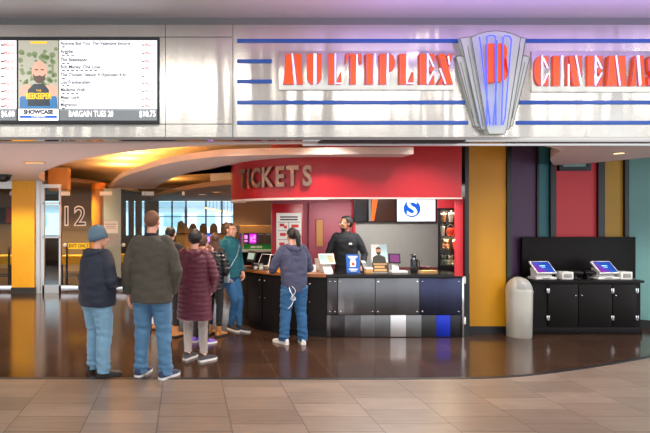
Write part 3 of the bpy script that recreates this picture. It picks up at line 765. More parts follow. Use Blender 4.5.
mb.prism([(cx + rr * math.cos(i * PI / 18), cz + rr * math.sin(i * PI / 18)) for i in range(36)], 'y', -0.0065, -0.004)
mb.build('logo_disc', M['scr_logo'], d, smooth=False)
me = text_mesh('S', 0.37, 0.001, offset=0.006, sx=1.15); mb = MB(); mb.mesh(me, Matrix.Translation((cx, -0.008, cz))); mb.build('logo_letter', M['scr_sky'], d, smooth=False)

# ------------------------------------------------------------------ display case with goods
DC = 7.95
t = thing('display_case', 'tall narrow dark glass-fronted case of souvenirs at the booth end', 'display case', (4.225, 8.08, 0), R(-26))
xa, xb = -0.175, 0.175
zt = 1.86
mb = MB(); mb.box(xa, xa + 0.03, -0.15, 0.15, 0, zt); mb.box(xb - 0.025, xb, -0.15, 0.15, 0, zt); mb.box(xa, xb, -0.15, 0.15, zt - 0.03, zt); mb.box(xa, xb, -0.15, 0.15, 0, 0.95); mb.box(xa, xb, 0.13, 0.15, 0, zt)
mb.build('cabinet', M['black'], t, smooth=False)
SH = [0.953, 1.205, 1.42, 1.64]
for z in SH[1:]:
    mb = MB(); mb.box(xa + 0.03, xb - 0.025, -0.135, 0.13, z - 0.008, z); mb.build('shelf', M['case_glass'], t, smooth=False)
mb = MB(); mb.box(xa + 0.03, xb - 0.025, -0.148, -0.142, 0.95, zt - 0.03); mb.build('glass_front', M['case_glass'], t, smooth=False)
CX = t.location.x; CY = t.location.y
def in_case(x, y): return (CX + x * math.cos(R(-26)) - y * math.sin(R(-26)), CY + x * math.sin(R(-26)) + y * math.cos(R(-26)))
M['g_brown'] = mat('toffee_plastic', (150, 92, 46), 0.35); M['g_orange'] = mat('orange_vinyl', (232, 70, 24), 0.4); M['g_grey'] = mat('grey_figure', (150, 150, 152), 0.4, 0.3); M['g_white'] = mat('cream_plush', (208, 200, 186), 0.8); M['g_green'] = mat('sage_plush', (120, 136, 116), 0.8); M['g_red'] = mat('red_tin', (170, 50, 36), 0.35)
def cup(label, x, y, z, r, h, m, grp):
    c = thing('souvenir_cup', label, 'cup', (*in_case(x, y), z + 0.0005), group=grp)
    mb = MB(); mb.lathe([(r * 0.72, 0), (r * 0.95, h * 0.6), (r, h * 0.8), (r * 0.98, h * 0.82), (r * 0.6, h * 0.82)], n=18); mb.build('cup_body', m, c)
    mb = MB(); mb.lathe([(r * 1.05, h * 0.8), (r * 1.05, h * 0.86), (r * 0.5, h * 0.92), (r * 0.1, h * 0.93)], n=18); mb.build('lid', M['white_plastic'], c)
    mb = MB(); mb.cyl((0, 0, h * 0.9), (r * 0.2, 0, h * 1.15), r * 0.09, 8); mb.build('straw', m, c)
cg = 'souvenirs in the glass case'
cup('brown lidded cup at left of the case top shelf', -0.095, -0.05, SH[3], 0.036, 0.15, M['g_brown'], cg)
cup('grey lidded cup at centre of the case top shelf', 0.01, -0.06, SH[3], 0.036, 0.16, M['g_grey'], cg)
cup('toffee lidded cup at right of the case top shelf', 0.09, -0.05, SH[3], 0.034, 0.15, M['g_brown'], cg)
cup('pale lidded cup at left of the case second shelf', -0.107, -0.05, SH[2], 0.036, 0.17, M['g_white'], cg)
cup('red lidded cup at right of the case third shelf', 0.075, -0.06, SH[1], 0.04, 0.17, M['g_red'], cg)
cup('brown lidded cup at right of the case second shelf', 0.11, -0.04, SH[2], 0.036, 0.18, M['g_brown'], cg)
b = thing('popcorn_bucket', 'round orange bucket with handle at centre of the glass case', 'bucket', (*in_case(0.005, -0.05), SH[2] + 0.0005), R(-26), group=cg)
mb = MB(); mb.lathe([(0.04, 0), (0.06, 0.04), (0.064, 0.08), (0.05, 0.12), (0.02, 0.13)], n=20); mb.build('bucket_body', M['g_orange'], b)
mb = MB(); mb.tube([(0.05 * math.cos(a * PI / 8), 0, 0.1 + 0.08 * math.sin(a * PI / 8)) for a in range(9)], 0.005, 6); mb.build('handle', M['g_grey'], b)
def plush(label, x, z, m):
    b = thing('plush_toy', label, 'toy', (*in_case(x, -0.05), z + 0.0005), R(-26), group=cg)
    mb = MB(); mb.ball((0, 0, 0.05), (0.038, 0.04, 0.05), 14); mb.ball((-0.03, -0.03, 0.02), (0.018, 0.03, 0.02), 10); mb.ball((0.03, -0.03, 0.02), (0.018, 0.03, 0.02), 10); mb.ball((-0.036, -0.01, 0.06), (0.014, 0.018, 0.03), 10); mb.ball((0.036, -0.01, 0.06), (0.014, 0.018, 0.03), 10); mb.build('plush_body', m, b)
    mb = MB(); mb.ball((0, -0.005, 0.12), (0.036, 0.034, 0.034), 14); mb.ball((-0.026, 0, 0.152), 0.013, 10); mb.ball((0.026, 0, 0.152), 0.013, 10); mb.build('plush_head', m, b)
plush('sage plush toy at left of the case bottom', -0.088, SH[0], M['g_green'])
plush('cream plush toy at centre of the case bottom', 0.006, SH[0], M['g_white'])
plush('grey plush toy at right of the case bottom', 0.094, SH[0], M['g_grey'])
plush('brown plush toy at left of the case third shelf', -0.06, SH[1], M['g_brown'])

# ------------------------------------------------------------------ things on the counter
CT = 0.9055
def pos_terminal(label, px, d, rz, w, h, m, tilt=28, base_h=0.07, grp='point of sale terminals on the ticket counter', frame=None):
    t = thing('sales_terminal', label, 'terminal', (X_(px, d), d, CT), rz, grp)
    mb = MB(); mb.prism([(-0.1, 0.0), (0.1, 0.0), (0.1, base_h + 0.06), (0.05, base_h + 0.08), (-0.06, base_h * 0.5)], 'x', -w * 0.28, w * 0.28); mb.build('base', M['white_plastic'], t, smooth=False)
    mt = Matrix.Translation((0, -0.02, base_h + h / 2 + 0.005)) @ Matrix.Rotation(R(-tilt), 4, 'X')
    mb = MB(); mb.box(-w / 2, w / 2, -0.012, 0.012, -h / 2, h / 2, 0.006, mtx=mt); s = mb.build('screen_casing', frame or M['white_plastic'], t)
    mb = MB(); mb.box(-w / 2 + 0.018, w / 2 - 0.018, -0.0155, -0.0125, -h / 2 + 0.018, h / 2 - 0.018, mtx=mt); d_ = mb.build('display', m, s, smooth=False)
    return t, mt
t, mt = pos_terminal('white till with grey-green screen just left of the employee', 326, 7.52, R(8), 0.24, 0.17, M['scr_ui'], 30, 0.1)
mb = MB()
for k in range(3): mb.box(0.02, 0.09, -0.017, -0.0156, 0.05 - k * 0.04 - 0.03, 0.05 - k * 0.04, mtx=mt)
mb.build('screen_tile', M['tan_card'], t, smooth=False)
pos_terminal('small till with purple screen right of the bearded man card', 394, 7.62, R(-6), 0.17, 0.15, M['scr_purple'], 12, 0.11, frame=M['black_plastic'])
def holder(label, px, d, w, h, m, rz=0, name='counter_sign', cat='sign'):
    t = thing(name, label, cat, (X_(px, d), d, CT), rz)
    mt = Matrix.Rotation(R(-10), 4, 'X')
    mb = MB(); mb.box(-w / 2, w / 2, -0.002, 0.002, 0.003, h, mtx=mt); mb.box(-w / 2, w / 2, -0.012, 0.075, 0, 0.003); mb.build('clear_stand', M['case_glass'], t, smooth=False)
    mb = MB(); mb.box(-w / 2 + 0.003, w / 2 - 0.003, -0.004, -0.0022, 0.006, h - 0.003, mtx=mt); s = mb.build('printed_card', m, t, smooth=False)
    return t, s, mt
t, s, mt = holder('blue counter sign with a white cup picture, in front of the employee', 353.5, 7.34, 0.2, 0.275, M['blue_card'])
mb = MB(); mb.prism([(-0.045, 0.09), (0.035, 0.09), (0.045, 0.16), (0.03, 0.2), (-0.03, 0.2), (-0.045, 0.16)], 'y', -0.006, -0.004, mtx=mt); mb.build('cup_picture', M['paper'], s, smooth=False)
mb = MB(); mb.box(-0.02, 0.02, -0.0075, -0.006, 0.11, 0.15, mtx=mt); mb.build('red_picture', M['red_ink'], s, smooth=False)
bars('sign_line', [(0, -0.006, 0.238, 0.14, 0.02), (0, -0.006, 0.215, 0.1, 0.01), (0, -0.006, 0.055, 0.13, 0.016), (0, -0.006, 0.03, 0.09, 0.01)], M['white_ink'], s, mt)
t, s, mt = holder('pale counter card showing a bearded man over dark lettering', 380.5, 7.36, 0.24, 0.42, M['paper'])
M['card_olive'] = mat('printed_dark_shirt', (56, 56, 50), 0.6); M['card_skin'] = mat('printed_skin', (190, 136, 106), 0.6); M['card_dark'] = mat('printed_beard', (50, 36, 30), 0.6); M['card_blue'] = mat('printed_pale_blue', (176, 206, 216), 0.6)
def pr_(name, pts, m, y): 
    mb = MB(); mb.prism(pts, 'y', y, -0.004, mtx=mt); mb.build(name, m, s, smooth=False)
pr_('pale_picture', [(0.0, 0.19), (0.115, 0.19), (0.115, 0.415), (0.0, 0.415)], M['card_blue'], -0.0048)
pr_('shirt_picture', [(-0.11, 0.15), (-0.1, 0.23), (-0.045, 0.26), (0.02, 0.26), (0.08, 0.23), (0.095, 0.15)], M['card_olive'], -0.0054)
pr_('face_picture', [(-0.012 + 0.036 * math.cos(i * PI / 8), 0.315 + 0.052 * math.sin(i * PI / 8)) for i in range(16)], M['card_skin'], -0.006)
pr_('beard_picture', [(-0.046, 0.305), (-0.012, 0.3), (0.022, 0.305), (0.014, 0.27), (-0.012, 0.258), (-0.038, 0.27)], M['card_dark'], -0.0066)
pr_('hair_picture', [(-0.05, 0.33), (-0.044, 0.365), (-0.012, 0.38), (0.02, 0.365), (0.026, 0.33), (0.012, 0.35), (-0.036, 0.35)], M['card_dark'], -0.0066)
pr_('lower_band', [(-0.117, 0.01), (0.117, 0.01), (0.117, 0.15), (-0.117, 0.15)], M['card_olive'], -0.0052)
bars('sign_line', [(0, -0.006, 0.128, 0.2, 0.018), (-0.01, -0.006, 0.088, 0.15, 0.032), (0.0, -0.006, 0.04, 0.18, 0.036)], M['tan_card'], s, mt)
# insulated bottle
t = thing('vacuum_flask', 'dark metal flask with handle towards the right of the counter', 'flask', (X_(414, 7.5), 7.5, CT))
mb = MB(); mb.lathe([(0.046, 0), (0.05, 0.01), (0.05, 0.17), (0.04, 0.2), (0.028, 0.215), (0.01, 0.22)], n=24); mb.build('flask_body', mat('gunmetal', (74, 78, 82), 0.25, 0.9), t)
mb = MB(); mb.lathe([(0.03, 0.2), (0.032, 0.245), (0.018, 0.262), (0.005, 0.264)], n=20); mb.box(-0.06, 0.0, -0.01, 0.01, 0.25, 0.262, 0.003); mb.build('lid', M['black_plastic'], t)
mb = MB(); mb.tube([(0.045, 0, 0.05), (0.075, 0, 0.06), (0.08, 0, 0.15), (0.045, 0, 0.18)], 0.008, 8); mb.build('handle', M['black_plastic'], t)
t = thing('candy_bowl', 'dark red bowl beside the metal flask', 'bowl', (X_(425, 7.55), 7.55, CT))
mb = MB(); mb.lathe([(0.05, 0), (0.085, 0.03), (0.1, 0.07), (0.094, 0.07), (0.08, 0.035), (0.0, 0.02)], n=24); mb.build('bowl_body', mat('dark_red_ceramic', (70, 34, 38), 0.35), t)
mb = MB()
for k in range(22): mb.ball((0.07 * math.sqrt(random.random()) * math.cos(k * 2.4), 0.07 * math.sqrt(random.random()) * math.sin(k * 2.4), 0.062 + random.random() * 0.012), 0.013, 8)
o = mb.build('wrapped_sweets', mat('sweet_wrapper', (110, 66, 72), 0.4), t); o['kind'] = 'stuff'
t = thing('leaflet_stack', 'stack of pale leaflets lying right of the flask', 'leaflets', (X_(428, 7.38), 7.38, CT), R(5))
mb = MB()
for k in range(6): mb.box(-0.11, 0.11, -0.06, 0.06, k * 0.006, k * 0.006 + 0.005, mtx=Matrix.Rotation(R(random.uniform(-3, 3)), 4, 'Z'))
mb.build('paper_sheet', M['tan_card'], t, smooth=False)
t = thing('paper_tray', 'white shallow tray between the card stand and the flask', 'tray', (X_(398, 7.38), 7.38, CT))
mb = MB(); mb.box(-0.12, 0.12, -0.06, 0.06, 0, 0.005); [mb.box(*b) for b in ((-0.12, 0.12, -0.06, -0.055, 0, 0.03), (-0.12, 0.12, 0.055, 0.06, 0, 0.03), (-0.12, -0.115, -0.06, 0.06, 0, 0.03), (0.115, 0.12, -0.06, 0.06, 0, 0.03))]; mb.build('tray_body', M['white_plastic'], t, smooth=False)
mb = MB(); mb.box(-0.1, 0.1, -0.045, 0.045, 0.005, 0.024); mb.build('paper_slips', M['paper'], t, smooth=False)
def card_reader(label, px, d, rz, m=None):
    t = thing('card_reader', label, 'card reader', (X_(px, d), d, CT), rz, 'card readers')
    mt = Matrix.Translation((0, 0, 0.1)) @ Matrix.Rotation(R(-38), 4, 'X')
    mb = MB(); mb.box(-0.045, 0.045, -0.05, 0.05, 0, 0.012, 0.004); mb.tube([(0, 0, 0.01), (0, 0.01, 0.09)], 0.015, 10); mb.build('stand', M['black_plastic'], t)
    mb = MB(); mb.box(-0.042, 0.042, -0.016, 0.016, -0.08, 0.08, 0.008, mtx=mt); c = mb.build('handset', M['black_plastic'], t)
    mb = MB(); mb.box(-0.033, 0.033, -0.0185, -0.0155, 0.02, 0.065, mtx=mt); mb.build('display', m or M['scr_ui'], c, smooth=False)
    mb = MB()
    for i in range(3):
        for j in range(4): mb.box(-0.03 + i * 0.022, -0.014 + i * 0.022, -0.0195, -0.0155, -0.065 + j * 0.018, -0.053 + j * 0.018, mtx=mt)
    mb.build('keypad', M['grey_plastic'], c, smooth=False)
card_reader('black card reader on stand behind the blue counter sign', 364, 7.5, R(10))
t = thing('snack_box', 'small tan box between the blue sign and the bearded man card', 'box', (X_(368.5, 7.36), 7.36, CT), R(12))
mb = MB(); mb.box(-0.055, 0.055, -0.03, 0.03, 0, 0.075, 0.003); mb.build('box_body', M['tan_card'], t)
mb = MB(); mb.box(-0.056, 0.056, -0.031, 0.031, 0.055, 0.077, 0.003); mb.build('box_lid', M['paper'], t)
t = thing('paper_cup', 'white paper cup standing at the back left of the left till', 'cup', (X_(317.5, 7.72), 7.72, CT))
mb = MB(); mb.lathe([(0.03, 0), (0.042, 0.17), (0.045, 0.172), (0.045, 0.18), (0.04, 0.18), (0.028, 0.01)], n=20); mb.build('cup_body', M['paper'], t)
t = thing('tissue_box', 'white box on the counter beside the slate sweatshirt', 'box', (X_(311.5, 7.5), 7.5, CT))
mb = MB(); mb.box(-0.055, 0.055, -0.04, 0.04, 0, 0.105, 0.004); mb.build('box_body', M['white_plastic'], t)
mb = MB(); mb.box(-0.03, 0.03, -0.015, 0.015, 0.105, 0.108); mb.build('slot', M['grey_plastic'], t)
# left end: black till, tilted pale readers, jars, tray added for the orange light
def at_arc(phi, r=0.95, dz=0): return (CC[0] - r * math.sin(R(phi)), CC[1] - r * math.cos(R(phi)), CT + dz)
p = at_arc(69, 1.1)
t = thing('sales_terminal', 'black till facing the teal sweater at the left end of the counter', 'terminal', p, R(-62), 'point of sale terminals on the ticket counter')
mb = MB(); mb.box(-0.09, 0.09, -0.07, 0.07, 0, 0.02, 0.005); mb.box(-0.02, 0.02, -0.0, 0.03, 0.02, 0.14, 0.004); mb.build('base', M['black_plastic'], t)
mt = Matrix.Translation((0, -0.01, 0.19)) @ Matrix.Rotation(R(-14), 4, 'X')
mb = MB(); mb.box(-0.1, 0.1, -0.012, 0.012, -0.085, 0.085, 0.006, mtx=mt); c = mb.build('screen_casing', M['black_plastic'], t)
mb = MB(); mb.box(-0.085, 0.085, -0.015, -0.0125, -0.05, 0.05, mtx=mt); mb.build('display', M['scr_ui'], c, smooth=False)
for k, lb in enumerate(('pale tilted tablet beside the black till, nearer the teal sweater', 'pale tilted tablet leaning beside the slate sweatshirt')):
    a = at_arc(58 - k * 12, 1.0)
    t = thing('tablet_stand', lb, 'tablet', a, R(-30 + k * 10), 'tilted tablets at the counter left end')
    mt = Matrix.Translation((0, 0, 0.14)) @ Matrix.Rotation(R(-48), 4, 'X')
    mb = MB(); mb.prism([(-0.06, 0), (0.07, 0), (0.04, 0.15), (0.0, 0.15)], 'x', -0.03, 0.03); mb.build('stand', M['grey_plastic'], t, smooth=False)
    mb = MB(); mb.box(-0.09, 0.09, -0.008, 0.008, -0.13, 0.13, 0.005, mtx=mt); c = mb.build('tablet_casing', M['white_plastic'], t)
    mb = MB(); mb.box(-0.075, 0.075, -0.0105, -0.008, -0.115, 0.115, mtx=mt); mb.build('display', M['screen_dark'], c, smooth=False)
for k, lb in enumerate(('clear jar at the front left of the pale tablets', 'clear jar at the front right of the pale tablets')):
    t = thing('glass_jar', lb, 'jar', at_arc(59 - k * 6, 1.17), 0, 'clear jars on the counter')
    mb = MB(); mb.lathe([(0.035, 0), (0.038, 0.01), (0.038, 0.07), (0.03, 0.085), (0.01, 0.086)], n=18); mb.build('jar_body', M['case_glass'], t)
    mb = MB(); mb.lathe([(0.032, 0.086), (0.032, 0.1), (0.01, 0.102)], n=18); mb.build('lid', M['grey_plastic'], t)
    mb = MB(); mb.lathe([(0.031, 0.006), (0.032, 0.05), (0.01, 0.055)], n=14); mb.build('contents', M['paper'], t)
t = thing('orange_light_tray', 'orange tray on the counter in front of the slate sweatshirt', 'tray', at_arc(36, 1.12), R(-36))
mb = MB(); mb.box(-0.17, 0.17, -0.07, 0.07, 0, 0.008, 0.003); mb.box(-0.17, 0.17, -0.07, -0.062, 0, 0.022); mb.box(-0.17, 0.17, 0.062, 0.07, 0, 0.022); mb.box(-0.17, -0.162, -0.07, 0.07, 0, 0.022); mb.box(0.162, 0.17, -0.07, 0.07, 0, 0.022); mb.build('tray_body', M['tray_orange_light'], t, smooth=False)

#==RIGHT==
# ------------------------------------------------------------------ painted wall, right
DY = 7.45; DR = 7.98
mb = MB(); mb.box(4.1, X_(506, DY), DY, DY + 0.1, 0, 3.0); struct(mb.build('wall_yellow', M['yellow_wall'], smooth=False))
mb = MB(); mb.box(4.1, X_(506, DY), DY - 0.02, DY, 0, 0.11); struct(mb.build('baseboard_yellow', M['black_trim'], smooth=False))
mb = MB(); mb.box(X_(506, DY), X_(510.5, DY), DY - 0.03, DY + 0.12, 0, 3.0); struct(mb.build('trim_8', M['black_trim'], smooth=False))
def panel(name, x0, x1, m, proud=0.0):
    mb = MB(); mb.box(X_(x0, DR), X_(x1, DR), DR - proud, DR + 0.1, 0, 3.0); return struct(mb.build(name, m, smooth=False))
panel('wall_plum', 492, 537, M['purple'])
panel('wall_teal', 537, 549.5, M['teal']); panel('wall_red', 554, 597, M['red_panel']); panel('wall_mustard', 602.5, 623.5, M['mustard'])
for i, (a, b, p) in enumerate(((536, 538, 0.03), (549, 554.5, 0.04), (596.5, 603, 0.04), (623, 627, 0.04))):
    panel('trim_%d' % (9 + i), a, b, M['black_trim'], p)
mb = MB(); mb.prism([(X_(626.5, DR), DR), (7.9, 7.3), (7.9, 7.5), (X_(626.5, DR), DR + 0.2)], 'z', 0, 3.0)
struct(mb.build('wall_pale_teal', M['pale_teal'], smooth=False))
mb = MB(); mb.prism([(X_(626.5, DR), DR - 0.02), (7.9, 7.28), (7.9, 7.3), (X_(626.5, DR), DR)], 'z', 0, 0.12)
struct(mb.build('baseboard_right', M['black_trim'], smooth=False))
# black framed box high on the red panel
t = thing('framed_panel', 'black-framed pale panel high on the coral red wall', 'panel', (X_(572, DR), DR - 0.005, Z_(171, DR)))
x0, x1 = X_(557, DR) - t.location.x, X_(588.5, DR) - t.location.x; h = 0.4
mb = MB(); mb.box(x0, x1, -0.05, 0, 0, 0.06); mb.box(x0, x1, -0.05, 0, h - 0.06, h); mb.box(x0, x0 + 0.06, -0.05, 0, 0.06, h - 0.06); mb.box(x1 - 0.06, x1, -0.05, 0, 0.06, h - 0.06); mb.build('frame', M['black_trim'], t, smooth=False)
mb = MB(); mb.box(x0 + 0.06, x1 - 0.06, -0.03, 0, 0.06, h - 0.06); mb.build('panel_face', M['pale_teal'], t, smooth=False)
# light switch on the pale teal wall
# ------------------------------------------------------------------ bin
t = thing('litter_bin', 'pale grey round litter bin with domed flap top beside the black cabinet', 'bin', (X_(519, 7.45), 7.45 - 0.02, 0))
t.location = (X_(519, 7.28), 7.28, 0)
rb = 0.168
mb = MB(); mb.lathe([(rb * 0.93, 0), (rb * 0.95, 0.005), (rb * 0.985, 0.4), (rb, 0.645), (rb * 0.9, 0.645), (rb * 0.5, 0.63)], n=40); mb.build('bin_body', M['cream_metal'], t)
prof = [(rb * 1.03, 0.645), (rb * 1.03, 0.668)] + [(rb * 0.99 * math.cos(R(a)), 0.668 + 0.19 * math.sin(R(a))) for a in (0, 15, 30, 45, 60, 75, 88)]
mb = MB(); mb.lathe(prof, n=40); hd_ = mb.build('dome_lid', M['cream_metal'], t)
mb = MB()
rg = []
for a in (8, 22, 36, 50):
    r = rb * 1.012 * math.cos(R(a)); z = 0.668 + 0.195 * math.sin(R(a))
    rg.append([V(r * math.sin(R(b)), -r * math.cos(R(b)), z) for b in range(-44, 45, 8)])
mb.loft(rg, cap=False, closed=False)
bmesh.ops.solidify(mb.bm, geom=list(mb.bm.faces), thickness=0.006)
mb.build('push_flap', M['grey_plastic'], t)

# ------------------------------------------------------------------ kiosk cabinet
DK = 7.4
kx0, kx1 = X_(532.5, DK), X_(643, DK)
ZK = 0.79
t = thing('kiosk_cabinet', 'black three-door cabinet with tall back board carrying two ticket kiosks', 'cabinet', ((kx0 + kx1) / 2, DK, 0))
w = (kx1 - kx0) / 2
mb = MB(); mb.box(-w + 0.02, w - 0.02, 0.02, 0.5, 0.0, ZK - 0.035); mb.build('carcass', M['black_door'], t, smooth=False)
mb = MB(); mb.box(-w - 0.01, w + 0.01, -0.015, 0.52, ZK - 0.035, ZK, 0.006); mb.build('cabinet_top', M['black_door'], t)
mb = MB(); mb.box(-w + 0.005, w - 0.005, 0.005, 0.03, 0, 0.1, 0.004); mb.build('plinth', M['black_door'], t)
bx0 = X_(521, 7.9) - t.location.x; bx1 = X_(634, 7.9) - t.location.x
mb = MB(); mb.box(bx0, bx1, 0.47, 0.515, ZK - 0.03, Z_(237, 7.88), 0.004); mb.build('back_board', M['black_door'], t)
dx = [X_(p, DK) - t.location.x for p in (548, 578.5, 612.5, 637)]
for i in range(3):
    mb = MB(); mb.box(dx[i] + 0.006, dx[i + 1] - 0.006, 0.0, 0.02, 0.12, ZK - 0.06, 0.004); d = mb.build('door', M['black_door'], t)
    kx = dx[i + 1] - 0.05 if i == 0 else dx[i] + 0.04
    mb = MB(); mb.ball((kx, -0.01, 0.57), (0.013, 0.012, 0.013), 10); mb.build('knob', M['chrome'], d)
    hx = dx[i] + 0.0 if i == 0 else dx[i + 1]
    for zz in (0.24, 0.64):
        mb = MB(); mb.box(hx - 0.022, hx + 0.022, -0.006, 0.004, zz - 0.035, zz + 0.035, 0.003); mb.cyl((hx, -0.008, zz - 0.035), (hx, -0.008, zz + 0.035), 0.005, 8); mb.build('hinge', M['chrome'], d)
for lb, px in (('left of two slanted ticket kiosk tablets, above the bin side of the black cabinet', 542.5), ('right of two slanted ticket kiosk tablets on the black cabinet, near the pale teal wall', 604.5)):
    d = 7.58
    k = thing('ticket_kiosk', lb, 'kiosk', (X_(px, d), d, ZK + 0.0005), R(4), 'slanted ticket kiosks on the black cabinet')
    mb = MB(); mb.box(-0.16, 0.17, -0.07, 0.1, 0, 0.035, 0.006); mb.prism([(-0.05, 0.035), (0.08, 0.035), (0.1, 0.16), (0.06, 0.17)], 'x', -0.12, 0.12); mb.build('base', M['white_plastic'], k, smooth=False)
    mt = Matrix.Translation((0.0, 0.0, 0.17)) @ Matrix.Rotation(R(-46), 4, 'X') @ Matrix(((1, 0, 0, 0), (0, 1, 0, 0), (0, 0, 1, 0), (0, 0, 0, 1)))
    mb = MB(); mb.box(-0.155, 0.155, -0.014, 0.014, -0.12, 0.12, 0.008, mtx=mt); c = mb.build('tablet_casing', M['white_plastic'], k)
    mb = MB(); mb.box(-0.135, 0.135, -0.0175, -0.0145, -0.1, 0.1); dd = mb.build('display', M['kiosk_screen'], c, smooth=False); dd.matrix_local = mt
    bars('display_line', [(0, -0.0188, 0.02, 0.09, 0.016), (0, -0.0188, -0.01, 0.06, 0.008)], M['scr_cyan'], c, mt)
    mb = MB(); mb.box(-0.06, 0.06, -0.072, -0.068, 0.008, 0.028); mb.build('ticket_slot', M['grey_plastic'], k)
for lb, px in (('left of two square white printers on the black cabinet', 565), ('right of two square white printers on the black cabinet', 623.5)):
    k = thing('receipt_printer', lb, 'printer', (X_(px, 7.55), 7.55, ZK + 0.0005), 0, 'receipt printers on the black cabinet')
    mb = MB(); mb.box(-0.085, 0.085, -0.06, 0.08, 0, 0.115, 0.008); mb.build('printer_body', M['white_plastic'], k)
    mb = MB(); mb.box(-0.06, 0.06, -0.064, -0.058, 0.03, 0.09, 0.003); mb.box(-0.05, 0.05, -0.066, -0.06, 0.06, 0.066); mb.build('paper_door', M['grey_plastic'], k)
for lb, px in (('left of two black scanners between the ticket kiosks', 575.5), ('right of two black scanners between the ticket kiosks', 588)):
    k = thing('ticket_scanner', lb, 'scanner', (X_(px, 7.62), 7.62, ZK + 0.0005), R(-8), 'black scanners between the kiosks')
    mb = MB(); mb.box(-0.045, 0.045, -0.05, 0.05, 0, 0.015, 0.004); mb.tube([(0, 0, 0.012), (0, 0.01, 0.07)], 0.014, 10); mb.build('base', M['black_plastic'], k)
    mb = MB(); mb.box(-0.075, 0.075, -0.05, 0.05, 0.07, 0.125, 0.014, mtx=Matrix.Rotation(R(12), 4, 'X')); mb.build('scanner_head', M['black_plastic'], k)
    mb = MB(); mb.box(-0.05, 0.05, -0.055, -0.048, 0.088, 0.108, 0.002, mtx=Matrix.Rotation(R(12), 4, 'X')); mb.build('scan_window', M['screen_dark'], k)

#==LEFT==
# ------------------------------------------------------------------ glass entrance, left
DG = 11.45
mb = MB(); mb.box(X_(13.5, DG), X_(36, DG), DG - 0.12, DG + 0.25, 0.0, ZS + 0.05); w = struct(mb.build('wall_column', M['yellow_col'], smooth=False))
mb = MB(); mb.box(X_(13, DG), X_(36.5, DG), DG - 0.14, DG - 0.0, 0, 0.14); mb.build('column_base', M['dark_grey'], w, smooth=False)
mb = MB(); mb.box(X_(36.2, DG), X_(40.5, DG), DG - 0.06, DG + 0.2, 0.0, ZS); mb.box(X_(40.5, DG), X_(42.5, DG), DG - 0.02, DG + 0.1, 0, ZS)
struct(mb.build('trim_13', M['steel_plain'], smooth=False))
mb = MB(); mb.box(-8.9, X_(13.2, DG), DG - 0.05, DG + 0.1, 2.36, ZS); mb.box(X_(42, DG), X_(61, DG), DG - 0.03, DG + 0.08, 2.38, 2.46)
struct(mb.build('trim_14', M['steel_plain'], smooth=False))
Zg = Z_(188, DG)
def glass_door(n, px0, px1, number=None, sticker=True, y=DG, kn=0.1):
    x0, x1 = X_(px0, y), X_(px1, y)
    mb = MB(); mb.box(x0 + 0.006, x1 - 0.006, y, y + 0.012, 0.16, 2.36); d = struct(mb.build('door_%d' % n, M['glass'], smooth=False))
    mb = MB(); mb.box(x0 + 0.004, x1 - 0.004, y - 0.02, y + 0.03, 0.012, 0.17, 0.004); mb.build('bottom_rail', M['chrome'], d)
    mb = MB(); mb.box(x0 + 0.006, x0 + 0.2, y - 0.03, y + 0.04, Z_(195.5, y), Z_(191.5, y), 0.006); mb.box(x1 - 0.07, x1 - 0.006, y - 0.03, y + 0.04, Z_(195.5, y), Z_(191.5, y), 0.006); mb.build('patch_fitting', M['white_plastic'], d)
    mb = MB(); mb.ball((x0 + kn, y - 0.03, Z_(245, y)), 0.045, 14); mb.cyl((x0 + kn, y - 0.02, Z_(245, y)), (x0 + kn, y + 0.0, Z_(245, y)), 0.02, 10); mb.build('knob', M['white_plastic'], d)
    if sticker:
        mb = MB(); mb.box(x0 + 0.16, x0 + 0.64, y - 0.004, y - 0.001, Z_(249, y), Z_(243, y)); s = mb.build('sticker', M['sticker_yellow'], d, smooth=False)
        texts('sticker_text', [('EXIT ONLY', 0.105, (x0 + 0.4, y - 0.006, Z_(246, y)), 'CENTER', 0.85, None, 0.002)], M['ink'], s)
    return d
d = glass_door(2, 61, 103)
# outlined numerals on the glass
def outline_num(body, cx, cz, size, par, y):
    me = text_mesh(body, size, 0.001, offset=0.022, sx=0.9); mb = MB(); mb.mesh(me, Matrix.Translation((cx, y - 0.003, cz)))
    mb.build('numeral_outline', M['white_ink'], par, smooth=False)
    me = text_mesh(body, size, 0.001, offset=-0.008, sx=0.9); mb = MB(); mb.mesh(me, Matrix.Translation((cx, y - 0.007, cz)))
    mb.build('numeral_fill', M['dark_grey'], par, smooth=False)
outline_num('1', X_(66.5, DG), Z_(217, DG), 0.6, d, DG); outline_num('2', X_(80, DG), Z_(217, DG), 0.6, d, DG)

d = glass_door(3, 103, 145, sticker=False, kn=0.47); glass_door(4, 145, 185, sticker=False); glass_door(5, -32, 13, sticker=True)
t = thing('paper_notice', 'white paper notice taped on the glass right of the orange column', 'notice', (X_(111, DG), DG - 0.002, Z_(233, DG)))
mb = MB(); mb.box(-0.16, 0.16, -0.003, -0.001, 0, 0.27); mb.build('paper_sheet', M['paper'], t, smooth=False)
bars('notice_line', [(0, -0.0045, 0.2, 0.24, 0.016), (0, -0.0045, 0.15, 0.2, 0.012), (0, -0.0045, 0.11, 0.22, 0.012)], M['grey_plastic'], t)
t = thing('paper_notice', 'grey sheet taped on the glass below the white paper notice', 'notice', (X_(111, DG), DG - 0.002, Z_(246, DG)))
mb = MB(); mb.box(-0.17, 0.17, -0.003, -0.001, 0, 0.27); mb.build('paper_sheet', M['grey_plastic'], t, smooth=False)
